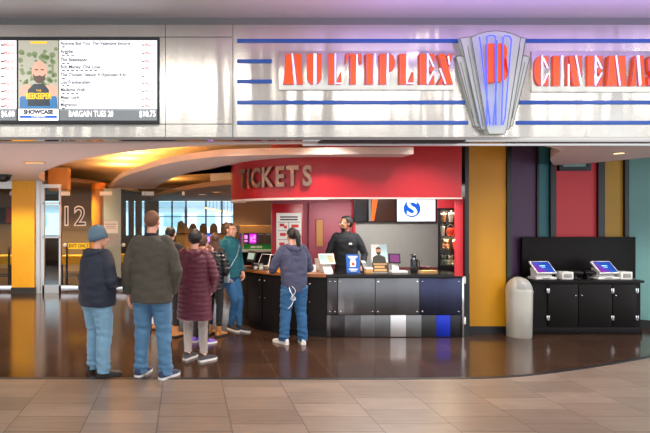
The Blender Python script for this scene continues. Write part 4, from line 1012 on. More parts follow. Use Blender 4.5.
# sidelight between column and first glass door
mb = MB(); mb.box(X_(42.5, DG), X_(60.5, DG), DG + 0.02, DG + 0.03, 0.16, 2.38); w = struct(mb.build('window_1', M['glass'], smooth=False))
mb = MB()
for a, b in ((42.5, 44.5), (59, 60.8)): mb.box(X_(a, DG), X_(b, DG), DG - 0.02, DG + 0.06, 0, 2.4)
for z in (0.0, Z_(204, DG), Z_(238, DG)): mb.box(X_(42.5, DG), X_(60.8, DG), DG - 0.02, DG + 0.06, z, z + (0.17 if z == 0 else 0.035))
mb.build('window_frame', M['steel_plain'], w, smooth=False)
# partition and column beyond the glass
mb = MB(); mb.box(X_(62, 16), X_(118, 16), 16.0, 16.1, 0, 2.62); struct(mb.build('wall_left', M['taupe'], smooth=False))
mb = MB(); mb.box(X_(62, 16), X_(118, 16), 15.98, 16.0, Z_(230.5, 16), Z_(229.8, 16)); struct(mb.build('trim_15', M['brown_wood'], smooth=False))
mb = MB(); mb.cyl((X_(98.5, 13.4), 13.4, 0), (X_(98.5, 13.4), 13.4, 2.62), 0.18, 28); struct(mb.build('wall_round_column', M['orange_col']))
mb = MB(); mb.box(-8.9, X_(42, 17), 17.0, 17.1, 0, 2.62); struct(mb.build('wall_left', M['taupe'], smooth=False))
mb = MB(); mb.box(X_(104, 13.05), X_(121, 13.05), 13.0, 13.06, 0, 2.45); struct(mb.build('wall_partition', M['white_wall'], smooth=False))
mb = MB(); mb.box(-9.0, -8.88, 5.6, 20.1, 0, 3.0); struct(mb.build('wall_side', M['taupe'], smooth=False))
mb = MB(); mb.box(-8.88, X_(-33, DG), DG, DG + 0.1, 0, 2.4); struct(mb.build('wall_entrance', M['taupe'], smooth=False))
# yellow framed tables and barrier posts behind the glass
for lb, px, d in (('yellow-topped side table behind the glass door, under the yellow sticker', 74, 13.2), ('yellow-topped side table behind the glass at far left', 4, 13.2), ('yellow-topped side table behind the notice glass, right of the knit beanie', 118, 13.6)):
    t = thing('side_table', lb, 'table', (X_(px, d), d, 0), 0, 'yellow side tables behind the glass')
    mb = MB(); mb.box(-0.28, 0.28, -0.25, 0.25, 0.68, 0.72, 0.006); mb.box(-0.28, 0.28, -0.26, -0.24, 0.5, 0.68); mb.build('tabletop', M['yellow_col'], t)
    for a in (-1, 1):
        for b in (-1, 1):
            mb = MB(); mb.cyl((a * 0.25, b * 0.22, 0), (a * 0.25, b * 0.22, 0.68), 0.022, 10); mb.build('leg', M['black_plastic'], t)
    mb = MB(); mb.tube([(-0.25, -0.22, 0.2), (0.25, -0.22, 0.2)], 0.014, 8); mb.tube([(-0.25, 0.22, 0.2), (0.25, 0.22, 0.2)], 0.014, 8); mb.build('stretcher', M['black_plastic'], t)
for lb, px, d in (('black queue post left of the yellow table seen through the numbered door', 67, 12.6), ('black queue post right of the yellow table seen through the numbered door', 84, 12.5), ('black queue post seen through the far left glass door', 9, 12.5)):
    t = thing('queue_post', lb, 'post', (X_(px, d), d, 0), 0, 'queue posts behind the glass')
    mb = MB(); mb.lathe([(0.15, 0), (0.15, 0.015), (0.05, 0.03), (0.02, 0.035)], n=24); mb.build('base', M['black_plastic'], t)
    mb = MB(); mb.lathe([(0.025, 0.03), (0.025, 0.9), (0.036, 0.905), (0.036, 0.98), (0.02, 0.99)], n=16); mb.build('pole', M['black_plastic'], t)
    mb = MB(); mb.box(-0.02, 0.02, -0.04, -0.03, 0.92, 0.97); mb.build('belt_slot', M['red_ink'], t)
t = thing('wall_poster', 'dark and red framed poster on the wall behind the far left glass', 'poster', (X_(7, 16.98), 16.97, Z_(224, 17)))
mb = MB(); mb.box(-0.25, 0.25, -0.03, 0.0, 0, 0.55); mb.build('frame', M['black_trim'], t, smooth=False)
mb = MB(); mb.box(-0.02, 0.22, -0.034, -0.03, 0.03, 0.52); mb.build('red_print', M['red_ink'], t, smooth=False)

# ------------------------------------------------------------------ rear of the lobby
DBK = 20.0
zb, ztp = 0.95, 2.4
wins = [(36, 62), (125, 129), (133, 136), (141, 145), (158, 172), (172, 186), (186, 206), (206, 222), (222, 241)]  # the three narrow slits are added, standing in for white posts
mb = MB(); mb.box(-8.9, 8.9, DBK, DBK + 0.15, 0, zb); mb.box(-8.9, 8.9, DBK, DBK + 0.15, ztp, 3.0)
prev = -160
for a, b in wins:
    if a > prev: mb.box(X_(prev, DBK), X_(a, DBK), DBK, DBK + 0.15, zb, ztp)
    prev = b
mb.box(X_(241, DBK), 8.9, DBK, DBK + 0.15, zb, ztp)
struct(mb.build('wall_front', M['taupe'], smooth=False))
for i, (a, b) in enumerate(wins):
    x0, x1 = X_(a, DBK), X_(b, DBK)
    mb = MB(); mb.box(x0 + 0.02, x1 - 0.02, DBK + 0.06, DBK + 0.075, zb, ztp); w = struct(mb.build('window_%d' % (i + 2), M['window_glass'], smooth=False))
    mb = MB(); mb.box(x0, x0 + 0.03, DBK + 0.03, DBK + 0.11, zb, ztp); mb.box(x1 - 0.03, x1, DBK + 0.03, DBK + 0.11, zb, ztp); mb.box(x0, x1, DBK + 0.03, DBK + 0.11, zb, zb + 0.04); mb.box(x0, x1, DBK + 0.03, DBK + 0.11, ztp - 0.04, ztp)
    if i >= 4: mb.box(x0, x1, DBK + 0.04, DBK + 0.1, 1.72, 1.75)
    mb.build('window_frame', M['dark_grey'], w, smooth=False)
# white posts / blinds beside the windows
for px in (127, 133.5, 140):
    pass
# outside: pale forecourt canopy and a low building
mb = MB(); mb.box(-40, 40, 21, 90, -0.2, -0.05); struct(mb.build('ground', mat('pale_paving', (190, 196, 200), 0.7), smooth=False))
t = thing('entrance_canopy', 'pale curved canopy seen outside the rear windows', 'canopy', (1.0, 27, 0))
mb = MB(); strip(mb, [(-6 + k * 0.5, 2.2 * math.sin(k * PI / 24) * -0.6) for k in range(25)], 0, 1.6, 2.25, 2.5); mb.build('canopy_roof', mat('canopy_grey', (150, 170, 186), 0.5), t)
for x in (-5, -1, 3):
    mb = MB(); mb.cyl((x, 0.6, -0.05), (x, 0.6, 2.3), 0.09, 12); mb.build('post', M['grey_plastic'], t)
t = thing('far_building', 'pale grey building seen beyond the rear windows', 'building', (0, 45, 0))
mb = MB(); mb.box(-22, 22, 0, 6, -0.05, 2.6); mb.build('wall', mat('far_wall', (206, 216, 222), 0.7), t, smooth=False)
for k in range(14):
    mb = MB(); mb.box(-20 + k * 3, -18.4 + k * 3, -0.05, 0.0, 0.9, 2.0); mb.build('window', mat('far_window', (150, 176, 192), 0.3), t, smooth=False)
mb = MB(); mb.box(-22.3, 22.3, -0.3, 6.3, 2.6, 2.8); mb.build('roof', M['grey_plastic'], t, smooth=False)
# half wall in front of the windows with chairs behind it
DHW = 17.6
mb = MB(); mb.box(X_(176, DHW), X_(245, DHW), DHW, DHW + 0.12, 0, Z_(234, DHW)); mb.prism([(X_(176, DHW), 1.1), (X_(178, DHW), Z_(222, DHW)), (X_(182, DHW), Z_(220.5, DHW)), (X_(187, DHW), Z_(227, DHW)), (X_(194, DHW), Z_(234, DHW)), (X_(194, DHW), 1.1)], 'y', DHW, DHW + 0.12); w = struct(mb.build('wall_half', M['tan_wood'], smooth=False))
mb = MB(); mb.box(X_(176, DHW), X_(245, DHW), DHW - 0.03, DHW + 0.15, Z_(234, DHW), Z_(233, DHW)); mb.build('cap_rail', M['brown_wood'], w, smooth=False)
for k, (px, rz, lb) in enumerate(((193, 0.0, 'brown tall chair behind the half wall, leftmost in front of the windows'), (203.5, 0.0, 'brown tall chair behind the half wall, second from the left'), (214, 0.0, 'brown tall chair behind the half wall, third from the left'), (225, 0.0, 'brown tall chair behind the half wall, rightmost in front of the windows'))):
    d = 18.6
    t = thing('tall_chair', lb, 'chair', (X_(px, d), d, 0), rz, 'tall chairs behind the half wall')
    mb = MB(); mb.box(-0.17, 0.17, -0.17, 0.17, 0.72, 0.78, 0.02); mb.build('seat', M['tan_wood'], t)
    mb = MB(); mb.prism([(-0.17, 0.8), (0.17, 0.8), (0.14, 1.35), (0.06, 1.48), (-0.06, 1.48), (-0.14, 1.35)], 'y', 0.17, 0.21); mb.build('backrest', M['tan_wood'], t, smooth=False)
    for a in (-1, 1):
        for b in (-1, 1):
            mb = MB(); mb.tube([(a * 0.17, b * 0.17, 0), (a * 0.15, b * 0.15, 0.74)], 0.018, 8, round_=False); mb.build('leg', M['brown_wood'], t)
# concession stand with magenta screens
DCS = 14.0
t = thing('concession_stand', 'snack stand with tan canopy, green sign band and pale counter in the background', 'stand', (X_(256, DCS), DCS, 0))
cx = t.location.x
def cs(px): return X_(px, DCS) - cx
mb = MB(); mb.box(cs(228), cs(290), 0.0, 0.7, 0, Z_(252, DCS)); mb.build('counter_base', M['black'], t, smooth=False)
mb = MB(); mb.box(cs(226), cs(290), -0.05, 0.75, Z_(252, DCS), Z_(249.8, DCS)); mb.build('countertop', M['white_plastic'], t, smooth=False)
mb = MB(); mb.box(cs(240), cs(290), 0.1, 0.9, Z_(233, DCS), Z_(225.5, DCS)); mb.build('canopy', M['tan_wood'], t, smooth=False)
mb = MB(); mb.box(cs(237), cs(290), 1.1, 1.2, 0.8, ZC); mb.build('back_panel', M['taupe'], t, smooth=False)
mb = MB(); mb.box(cs(244), cs(271.5), 0.05, 0.1, Z_(249.5, DCS), Z_(244.5, DCS)); g = mb.build('sign_band', M['green_sign'], t, smooth=False)
bars('sign_line', [(cs(253.5), 0.045, Z_(247, DCS), 0.14, 0.06), (cs(259.5), 0.045, Z_(247, DCS), 0.16, 0.06)], M['white_ink'], g)
for a in (cs(242), cs(288)):
    mb = MB(); mb.box(a, a + 0.06, 0.1, 0.16, Z_(252, DCS), Z_(233, DCS)); mb.build('post', M['grey_plastic'], t, smooth=False)
def menu(label, a, b, m):
    s = thing('snack_screen', label, 'screen', (X_((a + b) / 2, 14.6), 14.6, Z_(243.5, 14.6)), 0, 'magenta screens over the snack stand')
    w = (b - a) / FPX * 14.6 / 2
    mb = MB(); mb.box(-w, w, 0, 0.06, 0, 0.29, 0.004); mb.build('casing', M['black_plastic'], s)
    mb = MB(); mb.box(-w + 0.01, w - 0.01, -0.003, 0, 0.01, 0.28); d = mb.build('display', m, s, smooth=False)
    mb = MB(); mb.box(-w * 0.6, -w * 0.1, -0.005, -0.003, 0.06, 0.2); mb.box(0.1 * w, 0.75 * w, -0.005, -0.003, 0.14, 0.24); mb.box(0.1 * w, 0.75 * w, -0.005, -0.003, 0.05, 0.1); mb.build('picture', M['scr_pink'], d, smooth=False)
menu('left magenta screen over the snack stand', 239.5, 248.6, M['scr_purple']); menu('right magenta screen over the snack stand', 249, 256.5, M['scr_mag'])
menu('blue-lit screen under the half wall behind the queue', 206, 214, M['scr_blue'])
for k, (px, lb) in enumerate(((261, 'clear dispenser on the snack stand, left of the pair'), (267.5, 'clear dispenser on the snack stand, right of the pair'))):
    s = thing('drink_dispenser', lb, 'dispenser', (X_(px, 14.3), 14.3, Z_(249.8, DCS) + 0.001), 0, 'dispensers on the snack stand')
    mb = MB(); mb.box(-0.07, 0.07, -0.07, 0.07, 0, 0.1, 0.01); mb.build('base', M['grey_plastic'], s)
    mb = MB(); mb.box(-0.06, 0.06, -0.06, 0.06, 0.1, 0.4, 0.01); mb.build('tank', M['case_glass'], s)
    mb = MB(); mb.box(-0.065, 0.065, -0.065, 0.065, 0.4, 0.43, 0.006); mb.build('lid', M['white_plastic'], s)

# ------------------------------------------------------------------ lamps that can be seen
def downlight(label, x, y, z, r=0.07, m='lamp_warm', grp='recessed downlights'):
    t = thing('downlight', label, 'downlight', (x, y, z), 0, grp)
    mb = MB(); mb.lathe([(r * 0.8, 0.0), (r * 1.15, 0.0), (r * 1.15, -0.008), (r * 0.8, -0.012), (r * 0.8, 0.0)], n=24); mb.build('trim_ring', M['chrome'], t)
    mb = MB(); mb.lathe([(0.001, -0.002), (r * 0.8, -0.002), (r * 0.8, -0.006), (0.001, -0.006)], n=20); mb.build('lens', M[m], t)
downlight('round recessed downlight in the high ceiling above the winged B', X_(478, 4.83), 4.83, 3.86, 0.12, 'lamp_white', 'recessed downlight over the sign')
downlight('recessed downlight in the lilac soffit at the upper right', X_(619, 6.35), 6.35, ZS, 0.07)
downlight('left of two warm downlights in the brown soffit behind the queue', X_(202, 14.0), 14.0, ZC, 0.09, 'lamp_amber')
downlight('right of two warm downlights in the brown soffit behind the queue', X_(216.5, 12.6), 12.6, ZC, 0.09, 'lamp_amber')
ords = ['first', 'second', 'third', 'fourth', 'fifth', 'sixth', 'seventh', 'eighth']
for k in range(8):
    px = 206 + k * 3.6
    y = 18.9 - 0.0 * k
    t = thing('pendant_bulb', 'small amber bulb hanging before the rear windows, %s from the left' % ords[k], 'lamp', (X_(px, y), y, Z_(208 + 0.75 * k, y)), 0, 'row of amber bulbs before the rear windows')
    mb = MB(); mb.ball((0, 0, 0), 0.034, 12); mb.build('bulb', M['lamp_amber'], t)
    mb = MB(); mb.cyl((0, 0, 0.04), (0, 0, ZC - t.location.z), 0.008, 6); mb.build('cord', M['black_plastic'], t)
t = thing('ceiling_light', 'thin recessed strip light in the soffit above the yellow column', 'light', (X_(34.5, 7.45), 7.45, ZS))
mb = MB(); mb.box(-0.15, 0.15, -0.06, 0.06, -0.01, 0.0); mb.build('frame', M['tan_wood'], t, smooth=False)
mb = MB(); mb.box(-0.13, 0.13, -0.04, 0.04, -0.014, -0.01); mb.build('diffuser', emit('dim_strip', (255, 210, 130), 0.6), t, smooth=False)
t = thing('ceiling_speaker', 'black dome hanging from the soffit at the far left', 'speaker', (X_(3, 9.7), 9.7, ZS))
mb = MB(); mb.lathe([(0.15, 0), (0.15, -0.03), (0.13, -0.09), (0.07, -0.13), (0.01, -0.14)], n=28); mb.build('dome', M['black_plastic'], t)
mb = MB(); mb.lathe([(0.17, 0), (0.17, -0.02), (0.14, -0.03)], n=28); mb.build('mount_ring', M['dark_grey'], t)

#==PEOPLE==
def remesh(mb, vox, smooth_it=4, mat_=None, name='tmp', disp=None):
    me = bpy.data.meshes.new(name); mb.bm.to_mesh(me); mb.bm.free()
    o = bpy.data.objects.new(name, me); COL.objects.link(o)
    m = o.modifiers.new('r', 'REMESH'); m.mode = 'VOXEL'; m.voxel_size = vox
    if smooth_it:
        s = o.modifiers.new('s', 'SMOOTH'); s.factor = 0.5; s.iterations = smooth_it
    dg = bpy.context.evaluated_depsgraph_get()
    me2 = bpy.data.meshes.new_from_object(o.evaluated_get(dg))
    bpy.data.objects.remove(o); bpy.data.meshes.remove(me)
    if disp:
        nr = [v.normal.copy() for v in me2.vertices]
        for v, n in zip(me2.vertices, nr): v.co += n * disp(v.co, n)
    return me2

def ell(c, rx, ry, n=28, p=2.3, rot=0.0):
    out = []
    for k in range(n):
        a = 2 * PI * k / n
        ca, sa = math.cos(a), math.sin(a)
        x = rx * math.copysign(abs(ca) ** (2 / p), ca); y = ry * math.copysign(abs(sa) ** (2 / p), sa)
        if rot: x, y = x * math.cos(rot) - y * math.sin(rot), x * math.sin(rot) + y * math.cos(rot)
        out.append(V(c[0] + x, c[1] + y, c[2]))
    return out

def hand(mb, wrist, d, n, curl=22, k=1.0):
    """palm, four unequal fingers and a thumb; d = pointing direction, n = palm normal, side = thumb side"""
    d = d.normalized(); n = (n - d * n.dot(d)).normalized(); s = d.cross(n) * k
    rings = []
    for u, wd, th in ((-0.01, 0.026, 0.021), (0.02, 0.034, 0.019), (0.055, 0.042, 0.016), (0.085, 0.041, 0.013)):
        c = wrist + d * u
        rings.append([c + s * wd * math.cos(a * PI / 6) + n * th * math.sin(a * PI / 6) for a in range(12)])
    mb.loft(rings)
    for i, (off, L) in enumerate(((0.031, 0.074), (0.0105, 0.084), (-0.0105, 0.078), (-0.031, 0.06))):
        p = wrist + d * 0.07 + s * off * 0.9
        pts = [p, wrist + d * 0.09 + s * off]; dir_ = d + s * off * 1.6
        for j in range(3):
            dir_ = (Matrix.Rotation(R(curl), 3, s.normalized() * (-1 if k > 0 else 1)) @ dir_) if False else (dir_ * math.cos(R(curl)) + n * math.sin(R(curl))).normalized()
            pts.append(pts[-1] + dir_ * L * (0.42, 0.33, 0.25)[j])
        mb.tube(pts, [0.0095, 0.0098, 0.009, 0.0085, 0.0075], 8)
    p = wrist + d * 0.025 + s * 0.024
    td = (d * 0.75 + s * 0.8 + n * 0.25).normalized()
    mb.tube([p, p + td * 0.035, p + td * 0.035 + (td + d * 0.5).normalized() * 0.032, p + td * 0.035 + (td + d * 0.5).normalized() * 0.032 + (d + n * 0.3 + s * 0.15).normalized() * 0.022], [0.014, 0.0115, 0.0105, 0.008], 8)

def head_shape(mb, hm):
    def b(c, r, rot=None):
        mt = hm.to_3x3().to_4x4()
        if rot: mt = mt @ rot
        mb.ball(hm @ Vector(c), r, 18, mtx=mt)
    b((0, -0.015, 0.032), (0.076, 0.098, 0.09))
    b((0, 0.018, -0.03), (0.063, 0.076, 0.08))
    b((0, 0.055, -0.082), (0.034, 0.034, 0.026))
    b((0, 0.078, 0.034), (0.052, 0.02, 0.016))
    b((0, 0.07, -0.045), (0.036, 0.028, 0.032))
    for sx in (-1, 1):
        b((sx * 0.076, -0.008, 0.0), (0.011, 0.021, 0.032))
        b((sx * 0.04, 0.062, -0.012), (0.022, 0.022, 0.022))
    mb.tube([hm @ V(0, 0.088, 0.03), hm @ V(0, 0.105, 0.0), hm @ V(0, 0.114, -0.018)], [0.008, 0.011, 0.014], 8)
    b((0, 0.098, -0.022), (0.018, 0.014, 0.010))
    b((0, 0.091, -0.05), (0.024, 0.011, 0.006)); b((0, 0.089, -0.062), (0.021, 0.011, 0.007))

def hair_shell(hm, front=0.38, low=-0.35, grow=1.08, lump=0.004, back_low=None, fz=0.42):
    mb = MB()
    bm2 = bmesh.new(); bmesh.ops.create_uvsphere(bm2, u_segments=36, v_segments=26, radius=1.0)
    for v in bm2.verts:
        d = v.co.normalized()
        f = grow
        bk = min(1.0, max(0.0, (0.1 - d.y) / 0.5))
        lowz = (low + 0.25 if d.y > 0.2 else low) * (1 - bk) + (back_low if back_low is not None else -0.86) * bk
        if d.y > front and d.z < fz + 0.25 * (1 - abs(d.x)): f = 0.86
        elif d.z < lowz: f = 0.84
        r = f
        p = Vector((d.x * 0.076 * r, d.y * 0.098 * r - 0.015, d.z * 0.09 * r + 0.032))
        if f > 1: p += d * noise.noise(p * 38) * lump
        v.co = hm @ p
    for f in bm2.faces: pass
    mb.merge(bm2); return mb

NP = [0]
def person(label, H, loc, rz, top, legs, shoes, arms, feet, head=(0, 0), hair='short', hair_mat=None, skin='skin_light', lean=(0, 0), face=True, extra=None, hip=(0, 0), build=1.0, sh_drop=0.0, knees=None):
    s = H / 1.75
    t = thing('person', label, 'person', (loc[0], loc[1], 0), rz)
    sc = Matrix.Scale(s, 4)
    def off(z):
        u = min(1, max(0, (z - 0.9) / 0.55)); u = u * u * (3 - 2 * u) * 0.5 + u * 0.5
        return V(hip[0] + lean[0] * u, hip[1] + lean[1] * u, 0)
    def fin(name, me, m, par=t, angle=80):
        me.transform(sc); return link_mesh(name, me, m, par, True, angle)
    # ---- joints
    J = {}
    for sd, sg in (('R', 1), ('L', -1)):
        fx, fy, fa = feet[sd][:3]; fz = feet[sd][3] if len(feet[sd]) > 3 else 0.0
        J['an' + sd] = V(fx, fy, 0.085 + fz); J['fa' + sd] = fa
        J['hp' + sd] = V(sg * 0.09 * build + hip[0], hip[1], 0.90)
        kn = (J['an' + sd] + J['hp' + sd]) / 2
        fw = V(math.sin(R(-fa)) * -1 * -1, math.cos(R(fa)), 0)
        kn += V(0, 0.025, 0.02)
        if knees and sd in knees: kn = Vector(knees[sd])
        J['kn' + sd] = kn
        J['sh' + sd] = V(sg * 0.175 * build, 0, 1.425 - sh_drop) + off(1.43)
        el, wr = arms[sd][0], arms[sd][1]
        J['el' + sd] = Vector(el); J['wr' + sd] = Vector(wr)
    neck = V(0, 0.0, 1.49) + off(1.5)
    hc = V(0, 0.025, 1.635) + off(1.6)
    hm = Matrix.Translation(hc) @ Matrix.Rotation(R(head[0]), 4, 'Z') @ Matrix.Rotation(R(head[1]), 4, 'X')
    # ---- body : one continuous surface
    mb = MB()
    rings = [ell(V(0, 0, z) + off(z), rx * build, ry * build, 20) for z, rx, ry in ((0.82, 0.10, 0.08), (0.9, 0.14, 0.095), (1.04, 0.125, 0.085), (1.2, 0.135, 0.09), (1.34, 0.15, 0.095), (1.42, 0.13, 0.08), (1.47, 0.075, 0.062), (1.52, 0.05, 0.054))]
    mb.loft(rings)
    mb.tube([neck + V(0, -0.01, -0.04), neck + V(0, 0.0, 0.04), hc + V(0, -0.01, -0.04)], [0.056, 0.052, 0.05], 14)
    head_shape(mb, hm)
    for sd, sg in (('R', 1), ('L', -1)):
        mb.tube([J['sh' + sd], J['el' + sd], J['wr' + sd]], [0.046, 0.036, 0.026], 12)
        mb.tube([J['hp' + sd], J['kn' + sd], (J['kn' + sd] * 0.65 + J['an' + sd] * 0.35) + V(0, -0.012, 0), J['an' + sd]], [0.075, 0.05, 0.045, 0.034], 12)
        an = J['an' + sd]; fa = J['fa' + sd]; fd = V(math.sin(R(fa)), math.cos(R(fa)), 0)
        mb.tube([an + V(0, 0, -0.02), an + fd * 0.05 + V(0, 0, -0.045), an + fd * 0.12 + V(0, 0, -0.058)], [0.032, 0.03, 0.022], 10)
        wd = (J['wr' + sd] - J['el' + sd]).normalized()
        a = arms[sd]
        pn = Vector(a[2]) if len(a) > 2 else V(-sg, 0.2, 0)
        hd_dir = Vector(a[3]) if len(a) > 3 else wd
        hand(mb, J['wr' + sd] + wd * 0.01, hd_dir, pn, a[4] if len(a) > 4 else 20, 1.0 if sd == 'L' else -1.0)
    me = remesh(mb, 0.0062, 2)
    body = fin('body', me, M[skin])
    # ---- eyes, brows
    if face:
        for sx in (-1, 1):
            mb = MB(); mb.ball(hm @ V(sx * 0.031, 0.079, 0.012), (0.013, 0.013, 0.010), 12, mtx=hm.to_3x3().to_4x4())
            mb.ball(hm @ V(sx * 0.031, 0.0885, 0.012), (0.006, 0.005, 0.006), 10, mi=1)
            me = bpy.data.meshes.new('eye'); mb.bm.to_mesh(me); mb.bm.free()
            fin('eye', me, [M['eye_white'], M['eye_dark']])
            mb = MB(); mb.tube([hm @ V(sx * 0.014, 0.098, 0.032), hm @ V(sx * 0.032, 0.095, 0.037), hm @ V(sx * 0.05, 0.082, 0.031)], [0.004, 0.0045, 0.003], 6)
            me = bpy.data.meshes.new('eyebrow'); mb.bm.to_mesh(me); mb.bm.free()
            fin('eyebrow', me, hair_mat or M['hair_dark'])
        mb = MB(); mb.tube([hm @ V(-0.02, 0.096, -0.056), hm @ V(0, 0.103, -0.055), hm @ V(0.02, 0.096, -0.056)], [0.004, 0.0065, 0.004], 8)
        me = bpy.data.meshes.new('lips'); mb.bm.to_mesh(me); mb.bm.free(); fin('lips', me, M['lip'])
    # ---- trousers
    lr = legs.get('r', (0.105, 0.075, 0.066, 0.062))
    mb = MB()
    wz = legs.get('waist', 1.0)
    hipw = legs.get('hip', 0.175) * build
    mb.loft([ell(V(0, 0, z) + V(hip[0], hip[1], 0) + off(z) * 0, rx, ry, 24) for z, rx, ry in ((0.80, hipw * 0.82, 0.10), (0.86, hipw * 0.98, 0.125), (0.93, hipw, 0.13), (wz, hipw * 0.93, 0.115))])
    for sd, sg in (('R', 1), ('L', -1)):
        hp, kn, an = J['hp' + sd], J['kn' + sd], J['an' + sd]
        end = an + (kn - an).normalized() * legs.get('cut', -0.02)
        mb.tube([hp + V(0, -0.015, -0.02), hp * 0.5 + kn * 0.5, kn, kn * 0.55 + an * 0.45 + V(0, -0.012, 0), end], [lr[0], lr[0] * 0.5 + lr[1] * 0.5 + 0.004, lr[1], lr[2], lr[3]], 16, round_=False)
    wr_a = legs.get('wrinkle', 0.008)
    def dl(c, n):
        k = 0.45 + 0.9 * math.exp(-((c.z - 0.14) / 0.12) ** 2) + 0.6 * math.exp(-((c.z - 0.5) / 0.09) ** 2) + 0.6 * math.exp(-((c.z - 0.82) / 0.08) ** 2)
        return wr_a * k * noise.noise(V(c.x * 9, c.y * 9, c.z * 22)) + 0.002 * noise.noise(c * 40)
    fin('trousers', remesh(mb, 0.010, 3, disp=dl), legs['mat'])
    # ---- upper garment
    mb = MB()
    hem = top.get('hem', 0.84); cw, cd = top.get('chest', (0.2, 0.135)); ww, wd_ = top.get('waist', (0.19, 0.13)); hw, hd2 = top.get('hemr', (0.2, 0.14))
    tab = [(hem, hw, hd2), (hem + 0.03, hw * 1.005, hd2 * 1.005)]
    if hem < 0.9: tab.append(((hem + 1.08) / 2, (hw + ww) / 2, (hd2 + wd_) / 2))
    tab += [(1.08, ww, wd_), (1.25, (cw + ww) / 2, (cd + wd_) / 2), (1.36, cw, cd), (1.43 - sh_drop, cw * 0.86, cd * 0.88), (1.475, cw * 0.5, cd * 0.7), (1.50, 0.078, 0.078)]
    mb.loft([ell(V(0, 0, z) + off(z), rx * build, ry, 32) for z, rx, ry in tab])
    sr = top.get('sleeve', (0.078, 0.064, 0.05))
    for sd, sg in (('R', 1), ('L', -1)):
        sh, el, wr = J['sh' + sd], J['el' + sd], J['wr' + sd]
        mb.tube([sh + V(-sg * 0.03, 0, 0.0), sh * 0.6 + el * 0.4, el, el * 0.5 + wr * 0.5, wr - (wr - el).normalized() * 0.012], [sr[0], sr[0] * 0.6 + sr[1] * 0.4, sr[1], sr[1] * 0.5 + sr[2] * 0.5, sr[2]], 16, round_=False)
        mb.ball(el, sr[1] * 0.98, 12)
        mb.ball(sh + V(-sg * 0.03, 0, 0), sr[0], 14)
    quilt = top.get('quilt', 0); qa = top.get('quilt_amp', 0.006); wa = top.get('wrinkle', 0.007)
    def dt(c, n):
        v = wa * noise.noise(V(c.x * 8, c.y * 8, c.z * 15)) + 0.0025 * noise.noise(c * 34)
        if quilt: v += qa * (abs(math.sin(PI * (c.z + 0.25 * abs(c.x) * 0) / quilt)) - 0.6)
        return v
    garment = fin(top.get('name', 'jacket'), remesh(mb, 0.0095, 3, disp=dt), top['mat'])
    # ---- collar or hood
    if top.get('collar'):
        mb = MB(); h_ = top['collar']
        mb.loft([ell(V(0, -0.005, 1.462) + off(1.46), 0.098, 0.088, 24), ell(V(0, -0.005, 1.49) + off(1.5), 0.082, 0.082, 24), ell(V(0, 0, 1.495 + h_) + off(1.55), 0.07, 0.074, 24), ell(V(0, 0, 1.49 + h_) + off(1.55), 0.06, 0.064, 24), ell(V(0, 0, 1.48) + off(1.5), 0.055, 0.058, 24)])
        me = bpy.data.meshes.new('collar'); mb.bm.to_mesh(me); mb.bm.free(); fin('collar', me, top.get('collar_mat', top['mat']))
    if top.get('hood'):
        mb = MB(); o_ = off(1.48)
        mb.tube([V(-0.095, 0.03, 1.485) + o_, V(-0.1, -0.06, 1.48) + o_, V(-0.06, -0.115, 1.455) + o_, V(0, -0.13, 1.435) + o_, V(0.06, -0.115, 1.455) + o_, V(0.1, -0.06, 1.48) + o_, V(0.095, 0.03, 1.485) + o_], [0.03, 0.042, 0.05, 0.056, 0.05, 0.042, 0.03], 12)
        mb.ball(V(0, -0.12, 1.38) + o_, (0.10, 0.045, 0.085), 16)
        fin('hood', remesh(mb, 0.009, 4, disp=lambda c, n: 0.004 * noise.noise(c * 22)), top['mat'])
    # ---- shoes
    for sd in ('R', 'L'):
        an, fa = J['an' + sd], J['fa' + sd]
        pitch = feet[sd][4] if len(feet[sd]) > 4 else 0
        ft = Matrix.Translation(V(an.x, an.y, an.z - 0.085)) @ Matrix.Rotation(R(-fa), 4, 'Z') @ Matrix.Translation((0, 0.1, 0)) @ Matrix.Rotation(R(pitch), 4, 'X') @ Matrix.Translation((0, -0.1, 0))
        boot = shoes.get('boot', 0)
        S = shoes.get('size', 1.0)
        prof = [(-0.085, 0.022, 0.07), (-0.075, 0.034, 0.085), (-0.04, 0.038, 0.10), (0.0, 0.038, 0.105), (0.045, 0.040, 0.092), (0.09, 0.045, 0.070), (0.14, 0.047, 0.056), (0.18, 0.040, 0.046), (0.205, 0.024, 0.036), (0.212, 0.008, 0.03)]
        rings = []
        for y, w_, h_ in prof:
            y *= S; w_ *= S
            rings.append([ft @ V(w_ * math.copysign(abs(math.cos(a)) ** 0.7, math.cos(a)), y, 0.022 + (h_ - 0.022) * max(0, math.sin(a)) ** 0.75) for a in [PI * k / 10 for k in range(11)]])
        mb = MB(); mb.loft(rings)
        if boot: mb.tube([ft @ V(0, -0.02, 0.06), ft @ V(0, -0.02, 0.06 + boot)], [0.047, 0.056], 16, round_=False)
        me = bpy.data.meshes.new('shoe'); mb.bm.to_mesh(me); mb.bm.free(); sh_o = fin('shoe', me, shoes['mat'], angle=50)
        mb = MB(); out = [(w_ * S * 1.06, y * S) for y, w_, h_ in prof] + [(-w_ * S * 1.06, y * S) for y, w_, h_ in reversed(prof)]
        mb.prism(out, 'z', 0.0, 0.027, mtx=ft)
        me = bpy.data.meshes.new('sole'); mb.bm.to_mesh(me); mb.bm.free(); fin('sole', me, shoes.get('sole', M['white_sole']), sh_o)
    # ---- hair / hat
    hmat = hair_mat or M['hair_dark']
    def put(name, mb, m):
        me = bpy.data.meshes.new(name); mb.bm.to_mesh(me); mb.bm.free(); return fin(name, me, m)
    if hair == 'short': put('hair', hair_shell(hm, 0.42, -0.3, 1.09, 0.008), hmat)
    if hair == 'buzz': put('hair', hair_shell(hm, 0.42, -0.42, 1.045, 0.002), hmat)
    if hair == 'thick': put('hair', hair_shell(hm, 0.45, -0.25, 1.16, 0.014, fz=0.5), hmat)
